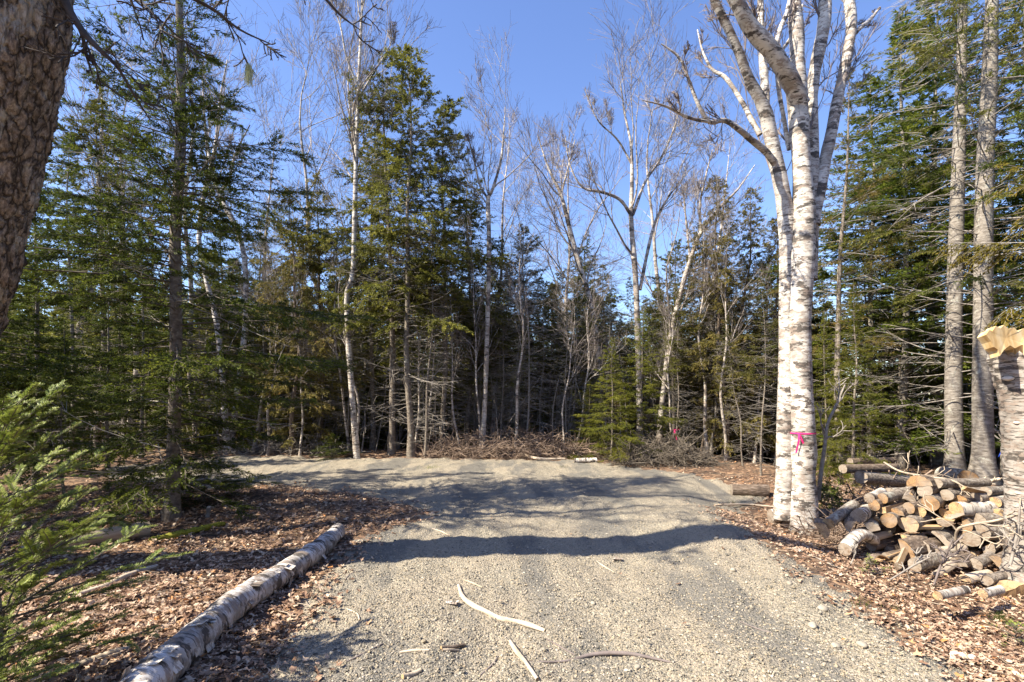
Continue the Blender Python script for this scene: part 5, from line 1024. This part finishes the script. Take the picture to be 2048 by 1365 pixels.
# ------------------------------------------------------------------ sticks, stones and scraps on the driveway
ST = [('stick', 'thick pale bent stick in the middle of the driveway', [(917, 1176, 3), (925, 1200, 4.5), (945, 1219, 5.5), (970, 1232, 4.6), (998, 1243, 5.4), (1040, 1254, 4.6), (1060, 1261, 5.2), (1090, 1268, 3.5)], 'stick', 10),
 ('stick', 'pale stick at the bottom edge crossing a long thin twig', [(1020, 1290, 3), (1034, 1315, 5), (1052, 1335, 3.8), (1075, 1368, 4)], 'stick', 9),
 ('twig', 'long thin dark twig lying across the bottom of the driveway', [(1055, 1328, 1.5), (1130, 1330, 2.5), (1190, 1318, 4), (1260, 1318, 4), (1342, 1334, 2)], 'twig', 7),
 ('twig', 'thin dark twig running from the bent stick toward the long twig', [(1092, 1284, 1), (1120, 1300, 1.6), (1150, 1320, 1.2)], 'twig', 5),
 ('twig', 'short pale twig beside the upper end of the bent stick', [(928, 1166, 1.2), (945, 1172, 1.8), (965, 1181, 1.2)], 'stick', 5),
 ('twig', 'curved tan twig at the left of the driveway', [(694, 1222, 1), (714, 1234, 1.6), (719, 1248, 1.4)], 'stick', 5),
 ('stick', 'straight tan stick lying left of the pair of short sticks', [(800, 1310, 2), (830, 1309, 3), (858, 1307, 2)], 'stick', 6),
 ('stick', 'upper of the two short reddish sticks at the bottom of the driveway', [(882, 1304, 3.5), (905, 1301, 3.5), (930, 1298, 3)], 'bark_brown', 7),
 ('stick', 'lower of the two short reddish sticks at the bottom of the driveway', [(885, 1308, 2.5), (900, 1308, 3), (918, 1305, 2.5)], 'weathered', 7),
 ('twig', 'dark twig at the bottom left of the driveway', [(690, 1330, 1), (720, 1318, 2), (765, 1293, 1.5)], 'twig', 5),
 ('stick', 'stubby stick cut off by the bottom edge', [(805, 1366, 5), (825, 1355, 5), (842, 1348, 4)], 'weathered', 7),
 ('twig', 'thin twig upright by the crossed pale stick', [(960, 1357, 1.5), (985, 1335, 2), (996, 1322, 1.2)], 'twig', 5),
 ('twig', 'pale twig in the tree shadow at the left', [(865, 1060, 1), (882, 1067, 1.5), (900, 1075, 1)], 'stick', 5),
 ('twig', 'faint twig right of centre on the driveway', [(1190, 1123, .8), (1205, 1135, 1.4), (1228, 1150, .8)], 'stick', 5),
 ('twig', 'thin twig below the tan stone', [(1480, 1250, .9), (1515, 1262, 1.4), (1545, 1272, 1)], 'twig', 5),
 ('twig', 'short dark twig near the left leaf edge', [(690, 1165, .9), (703, 1152, 1.3), (727, 1146, 1)], 'twig', 5),
 ('twig', 'long pale twig in the right leaf litter', [(1884, 1243, 1), (1930, 1248, 1.6), (1975, 1255, 1.2), (2020, 1265, 1)], 'stick', 5),
 ('stick', 'pale stick lying in leaves before the birch bolt', [(1745, 1192, 2), (1778, 1181, 2.5), (1830, 1182, 1.5)], 'stick', 6),
 ('twig', 'grey twig fan on the bank below the bent birch log', [(1590, 1098, 1), (1650, 1125, 1.6), (1712, 1153, 1)], 'deadwood', 5),
 ('twig', 'second grey twig on the bank below the bent birch log', [(1600, 1088, 1), (1655, 1117, 1.5), (1690, 1150, 1)], 'deadwood', 5),
 ('stick', 'white stick on the litter left of the birch clump', [(1430, 1013, 1.5), (1490, 1011, 2), (1556, 1016, 1.5)], 'stick', 6),
 ('stick', 'pale split branch leaning at the foot of the birch clump', [(1586, 1068, 4), (1608, 1054, 5), (1640, 1036, 4)], 'weathered', 7)]
for n_, (nm, lab, pts, mt, sd_) in enumerate(ST): lying(nm, lab, nm, pts, mt, 300 + n_, sd_, 24, .08, 'cut_pale', .85)
def stone(label, px, py, rp, mt='stone', seed=0, flat=.65):
    rng = np.random.default_rng(600 + seed); g = gp(px, py + rp * .4); r = rp / F * g[1]; V = IV.copy(); T = IT.copy()
    for _ in range(2):
        e = {}; Tn = []; V = list(V)
        def md(a, b):
            kk = (min(a, b), max(a, b))
            if kk not in e: e[kk] = len(V); V.append(nrm((V[a] + V[b]) / 2))
            return e[kk]
        for a, b, c in T: x, y, z = md(a, b), md(b, c), md(c, a); Tn += [(a, x, z), (x, b, y), (z, y, c), (x, y, z)]
        V = np.array(V); T = np.array(Tn)
    k = rng.normal(0, 1, (5, 3)); V = V * (1 + .10 * sum(np.sin(V @ k_ * 1.6 + 1) for k_ in k)[:, None] / 2) * np.array([1.15, .9, flat]) * r
    m_ = MB(); m_.tris(V, T, 0, True); gz = max(g[2], float(zgravel(g[0], g[1]))); o = link('stone', m_.mesh('stone', M[mt]), None, (g[0], g[1], gz + r * flat * .55)); o.rotation_euler = (0, 0, rng.uniform(0, 6))
    tag(o, label, 'stone', 'stones on the driveway')
for n_, a in enumerate([('rounded tan stone, largest on the right half of the driveway', 1625, 1257, 9, 'stone'), ('flat pale stone above the rounded tan stone', 1646, 1221, 9, 'stone'), ('small light stone right of the rounded tan stone', 1724, 1297, 8, 'stone'),
  ('small grey stone at the right bottom of the driveway', 1672, 1296, 8, 'stone'), ('brown stone at the right shoulder of the driveway', 1466, 1142, 6, 'stone'), ('white stone on the middle right of the driveway', 1433, 1080, 4, 'stone'), ('pair of light stones, left one', 1145, 1205, 4, 'stone'),
  ('light stone right of the left light stone', 1186, 1209, 5, 'stone'), ('dark grey stone at the bottom edge of the driveway', 1275, 1340, 6, 'stone'), ('tan stone by the right leaf edge', 1578, 1168, 6, 'stone')]): stone(*a[:4], a[4], n_)
def scrap(label, px, py, w_, h_, rz, seed):
    rng = np.random.default_rng(seed); g = gp(px, py); s = w_ / F * g[1]; n = 7; u, v = np.meshgrid(np.linspace(-1, 1, n), np.linspace(-1, 1, n)); gz = max(g[2], float(zgravel(g[0], g[1])) if sd_gravel(g[0], g[1]) > 0 else g[2])
    V = np.stack([u * s * (1 + .15 * rng.normal(0, 1, u.shape)), v * s * h_ * (1 + .15 * rng.normal(0, 1, u.shape)), s * (.35 * v ** 2 + .1 * rng.normal(0, 1, u.shape)) + .012], -1).reshape(-1, 3)
    i = (np.arange(n - 1)[:, None] * n + np.arange(n - 1)[None]).ravel(); m_ = MB(); Q = np.stack([i, i + 1, i + n + 1, i + n], -1); m_.quads(V, Q, 0, False); m_.quads(V - [0, 0, .003], Q[:, ::-1], 0, False)
    o = link('bark_scrap', m_.mesh('bark_scrap', M['paperbark']), None, (g[0], g[1], gz)); o.rotation_euler = (0, 0, rz); tag(o, label, 'bark', 'scraps of birch bark')
scrap('curl of white bark beside the thick bent stick', 905, 1214, 7, 1.6, 1.2, 1); scrap('large curled white bark scrap in the bottom right leaves', 1928, 1322, 20, .55, -.5, 2); scrap('small white bark scrap right of the centre of the driveway', 1236, 1126, 9, .5, -.1, 3)
scrap('white bark flake among the leaves above the seedling', 1600, 1106, 9, .8, .4, 4); scrap('pale bark flake near the white birch bolt', 1800, 1216, 8, .7, .9, 5)

# small twigs and needles strewn over the litter
rng = np.random.default_rng(470); N = 2600; y = 1 / (1 / 2.0 + rng.random(N) * (1 / 9.0 - 1 / 2.0)); x = np.where(rng.random(N) < .6, rng.uniform(-7, -.9, N), rng.uniform(2.0, 6.5, N)); k = sd_gravel(x, y) < .15; x, y = x[k], y[k]; n_ = len(x)
a = rng.uniform(0, 6.28, n_); l = rng.uniform(.04, .30, n_) * rng.random(n_) ** .6 + .03; s = np.linspace(-.5, .5, 5)[None, :, None]; zz = np.maximum(zground(x, y), zgravel(x, y) * (sd_gravel(x, y) > -.25) - 9 * (sd_gravel(x, y) <= -.25)) + rng.uniform(.015, .035, n_)
Pp = np.stack([x, y, zz], -1)[:, None] + l[:, None, None] * (np.stack([np.cos(a), np.sin(a), rng.normal(0, .12, n_)], -1)[:, None] * s + rng.normal(0, .05, (n_, 5, 3)) * [1, 1, .3]); mb = MB()
tubes(mb, Pp, rng.uniform(.0012, .0040, n_)[:, None] * np.ones((1, 5)), 4, 0, rng.random(n_)); M['litter_twig'] = needle_mat('litter twigs', [(0., (.06, .045, .035)), (.6, (.20, .15, .11)), (1., (.46, .38, .29))], 0., 0.)
tag(link('twig_litter', mb.mesh('twig_litter', M['litter_twig'])), 'small broken twigs strewn over the fallen leaves', 'twigs', kind='stuff')

# ------------------------------------------------------------------ brush piles
def brush(name, label, px0, px1, d, dd, hgt, N, mat, seed, rad=.010):
    rng = np.random.default_rng(seed); x0, x1 = (px0 - 1024) / F * d, (px1 - 1024) / F * d; mb = MB(); u = rng.random(N); x = x0 + (x1 - x0) * u; y = d + rng.uniform(-dd, dd, N)
    env = np.sin(np.pi * np.clip(u, .02, .98)) ** .6 * np.clip(1 - ((y - d) / dd) ** 2 * .7, .1, 1); z = H(x, y) + hgt * env * rng.random(N) ** 1.1
    az = rng.uniform(0, 6.28, N); el = rng.normal(0, .38, N); ln = rng.uniform(.3, 1.3, N); D = np.stack([np.cos(az) * np.cos(el), np.sin(az) * np.cos(el) * .7, np.sin(el)], -1); s = np.linspace(-.5, .5, 8)[None, :, None]
    P_ = np.stack([x, y, z + .03], -1)[:, None] + ln[:, None, None] * (D[:, None] * s + rng.normal(0, .35, (N, 1, 3)) * (s ** 2) + rng.normal(0, .03, (N, 8, 3)))
    P_[..., 2] = np.maximum(P_[..., 2], H(P_[..., 0], P_[..., 1]) + .01)
    tubes(mb, P_, (rad * rng.uniform(.35, 1.3, N))[:, None] * (1 - .6 * (s[0, :, 0] + .5))[None], 4)
    k = np.repeat(np.arange(N), 3); i = rng.integers(2, 7, len(k)); b = P_[k, i]; l = rng.uniform(.08, .35, len(k)); a = nrm(rng.normal(0, 1, (len(k), 3)) + D[k]); s2 = np.linspace(0, 1, 4)[None, :, None]
    tubes(mb, b[:, None] + l[:, None, None] * (a[:, None] * s2), np.full((len(k), 4), .0035), 3)
    tag(link(name, mb.mesh(name, M[mat])), label, 'brush pile', None, 'stuff')
brush('brush_pile', 'heap of tangled bare sticks across the middle of the gravel edge', 850, 1195, 11.9, .65, .60, 620, 'brush', 401)
brush('brush_pile', 'dark heap of cut brush behind the gravel right of the hemlocks', 1235, 1410, 10.6, .6, .55, 420, 'branchlet', 402)
brush('brush_pile', 'loose sticks heaped behind the woodpile', 1690, 1990, 6.9, .5, .38, 260, 'brush', 403, .012)
brush('brush_pile', 'twigs scattered in the shade between the birch clump and the woodpile', 1640, 1740, 5.9, .35, .22, 90, 'brush', 404, .007)
brush('brush_pile', 'low fallen branches under the cedars left of the kinked birch', 450, 700, 12.2, .5, .3, 160, 'deadwood', 405)
p_, r_ = gl(1148, 922, 4.5); log('white birch log lying at the right end of the middle brush pile', p_, r_ * 1.1, (.99, .1, .02), .5, 'birch', 'round', 'cut_pale', 0, 180, group='logs by the brush piles')
lying('stick', 'long pale branch lying in front of the middle brush pile', 'stick', [(1008, 908, 2), (1040, 912, 3), (1080, 922, 3), (1130, 920, 2)], 'stick', 410, 8)

# cut evergreen boughs behind the birch clump
rng = np.random.default_rng(420)
for q, (px, py, d, rot) in enumerate([(1650, 962, 7.0, (1.25, .2, -.6)), (1672, 958, 7.2, (1.35, -.3, -1.0))]):
    P0 = PX(px, py, d); P0[2] = float(H(P0[0], d)) + .18; o = empty('fir_bough', P0, ['cut green fir bough lying just right of the birch clump', 'second cut fir bough against the long dark log'][q], 'bough', 'cut fir boughs'); o.rotation_euler = rot
    p = trunk_path(rng, .95, .02, 10); a = MB(); tubes(a, p, trunk_r(.014, np.linspace(0, 1, 10)), 6); link('stem', a.mesh('bough_stem', M['branchlet']), o)
    c = conifer(rng, .95, p, .1, .42, 30, (.05, .014), .011, .3, el0=.5, el1=.9, sag=.15, sec=.07); link('needles', c.mesh('bough_needles', [M['fir'], M['branchlet']]), o)
# thin bare stems near the birch and twigs poking out before the woodpile
def stick_up(name, label, pts, mat, seed, cfg, tw=.0018, cat='branch'):
    rng = np.random.default_rng(seed); base = PX(*pts[0][:3]); p, r_ = pxpath(pts, 24, base); a = MB(); tubes(a, p, r_, 7)
    b = MB(); bare_crown(rng, [(p, r_)], cfg, a, a, 1, tw); o = link(name, a.mesh(name, [M[mat], M[mat]]), None, base); tag(o, label, cat, 'bare stems round the woodpile'); return o
stick_up('dead_sapling', 'thin crooked bare stem standing right beside the big birch clump', [(1637, 1000, 6.4, 4), (1641, 955, 6.4, 4), (1650, 890, 6.4, 3.5), (1655, 850, 6.4, 3), (1672, 812, 6.4, 2.5), (1690, 770, 6.4, 1.5)], 'deadwood', 430, [(8, .4, (.4, .9), .3, .6, .3, 7, .2), (4, .2, (.4, .8), .5, .6, .2, 5, .2)])
TW = [(6, .2, (.4, 1.0), .4, .6, .1, 7, .25), (4, .15, (.4, .9), .5, .6, .0, 5, .25)]
stick_up('bare_branch', 'long pale bare branch slanting across the right of the woodpile', [(1912, 1100, 4.5, 2), (1914, 1062, 4.4, 2.5), (1940, 1050, 4.3, 2.5), (1990, 1042, 4.2, 2.5), (2040, 1028, 4.1, 2)], 'weathered', 431, TW)
stick_up('bare_branch', 'dark thin branch rising from the leaves before the woodpile', [(1868, 1170, 4.3, 2), (1880, 1135, 4.3, 2), (1892, 1110, 4.25, 1.8), (1905, 1080, 4.2, 1.2)], 'twig', 432, TW)
stick_up('bare_branch', 'bare twig arching out under the bent birch log', [(1702, 1128, 4.4, 1.5), (1711, 1107, 4.4, 1.5), (1708, 1095, 4.4, 1)], 'deadwood', 433, TW[:1])
stick_up('bare_branch', 'grey lichened branch standing against the snag', [(2020, 1130, 4.0, 3), (2030, 1090, 4.0, 3), (2036, 1060, 4.0, 2.5), (2040, 1010, 4.0, 1.5)], 'deadwood', 434, TW)
stick_up('bare_branch', 'fine grey twig spray before the bottom middle logs', [(1780, 1160, 4.35, 1.5), (1830, 1130, 4.4, 1.8), (1860, 1115, 4.4, 1.3)], 'deadwood', 435, TW)
stick_up('bare_branch', 'thin long branch lying over the top of the woodpile', [(1768, 925, 6.3, 1.5), (1800, 943, 6.0, 2), (1850, 953, 5.6, 2), (1900, 960, 5.4, 2), (1930, 975, 5.3, 1.5)], 'weathered', 436, TW)
stick_up('bare_branch', 'pale stick resting on the logs near the two grey trunks', [(1930, 970, 6.4, 3.5), (1965, 966, 6.3, 3.5), (2000, 958, 6.2, 3)], 'stick', 437, TW[:1])

# blue tape on a thin pole, far table, lichen, grass
o = stick_up('dead_sapling', 'thin grey pole carrying blue tape behind the right grey trunk', [(2004, 962, 10.5, 3), (2005, 900, 10.5, 3), (2006, 830, 10.5, 2.6), (2008, 740, 10.5, 2)], 'deadwood', 440, TW)
o = link('ribbon', ribbon(None, 2005, 891, 10.5, 3.2, (-.09, .05), 'blue', np.zeros(3)).mesh('ribbon', M['blue'])); tag(o, 'blue flagging tape on a thin pole between the grey trunk and the snag', 'ribbon')
def box(mb, c, s, rz=0):
    V = np.array([[x, y, z] for x in (-.5, .5) for y in (-.5, .5) for z in (-.5, .5)]) * np.array(s); cz, sz = math.cos(rz), math.sin(rz)
    V = np.stack([V[:, 0] * cz - V[:, 1] * sz, V[:, 0] * sz + V[:, 1] * cz, V[:, 2]], -1) + np.array(c)
    mb.quads(V, [(0, 1, 3, 2), (4, 6, 7, 5), (0, 4, 5, 1), (2, 3, 7, 6), (0, 2, 6, 4), (1, 5, 7, 3)], 0, False)
xt, yt = (1880 - 1024) / F * 14.5, 14.5; zt = CH + (HY - 938) / F * 14.5
o = empty('picnic_table', (xt, yt, zt - .74), 'grey wooden picnic table in the shade left of the two grey trunks', 'table')
mb = MB(); [box(mb, (0, -.28 + .14 * k, .73), (1.3, .125, .04)) for k in range(5)]; link('tabletop', mb.mesh('tabletop', M['tablewood']), o)
for sy in (-.62, .62): mb = MB(); box(mb, (0, sy, .44), (1.3, .24, .04)); link('bench', mb.mesh('bench', M['tablewood']), o)
for sx in (-.5, .5):
    mb = MB(); tubes(mb, np.array([[[sx, -.6, 0], [sx, -.3, .36], [sx, -.05, .70]], [[sx, .6, 0], [sx, .3, .36], [sx, .05, .70]], [[sx, -.66, .40], [sx, 0, .40], [sx, .66, .40]]]), np.full((3, 3), .035), 4); link('leg', mb.mesh('leg', M['tablewood']), o)
rng = np.random.default_rng(450); P0 = PX(497, 132, 3.3); mb = MB(); N = 110; s = np.linspace(0, 1, 6)[None, :, None]
tubes(mb, rng.normal(0, .008, (N, 1, 3)) + np.concatenate([rng.normal(0, .014, (N, 1, 2)) * np.ones((1, 6, 1)) * s, -s * rng.uniform(.04, .15, (N, 1, 1))], -1) + rng.normal(0, .002, (N, 6, 3)), np.full((N, 6), .0013), 3)
tag(link('lichen', mb.mesh('lichen', M['lichen']), None, P0), 'pale yellow beard lichen hanging from a bare twig against the sky', 'lichen')
def tuft(label, px, py, n, h, seed, spread=.05):
    rng = np.random.default_rng(seed); g = gp(px, py); mb = MB(); a = rng.uniform(0, 6.28, n); s = np.linspace(0, 1, 5)[None, :, None]; o_ = np.stack([np.cos(a), np.sin(a), 0 * a], -1)
    P_ = (rng.normal(0, spread * .5, (n, 3)) * [1, 1, 0])[:, None] + h * rng.uniform(.5, 1.2, (n, 1, 1)) * (UP * s * .8 + o_[:, None] * rng.uniform(.2, .9, (n, 1, 1)) * s ** 2); tubes(mb, P_, .0016 * (1.1 - s[0, :, 0])[None] * np.ones((n, 1)), 3, 0, rng.random(n))
    gz = max(g[2], float(zgravel(g[0], g[1])) if sd_gravel(g[0], g[1]) > 0 else g[2]); tag(link('grass_tuft', mb.mesh('grass_tuft', M['grass']), None, (g[0], g[1], gz)), label, 'grass', 'grass tufts')
tuft('dry grass tuft above the bright seedling in the right corner', 2000, 1245, 90, .09, 461); tuft('small green grass tuft on the far gravel left of centre', 862, 938, 70, .09, 462, .22); tuft('faint grass tuft far right of centre on the gravel', 1128, 936, 40, .06, 463, .12)
tuft('green blades in the right leaves below the woodpile', 1728, 1212, 30, .06, 464, .10); tuft('green sprig in the leaves beside the driveway edge at right', 1778, 1218, 26, .05, 465, .07); tuft('grass blades in the leaves left of the birch clump', 1462, 1010, 40, .10, 466, .16)
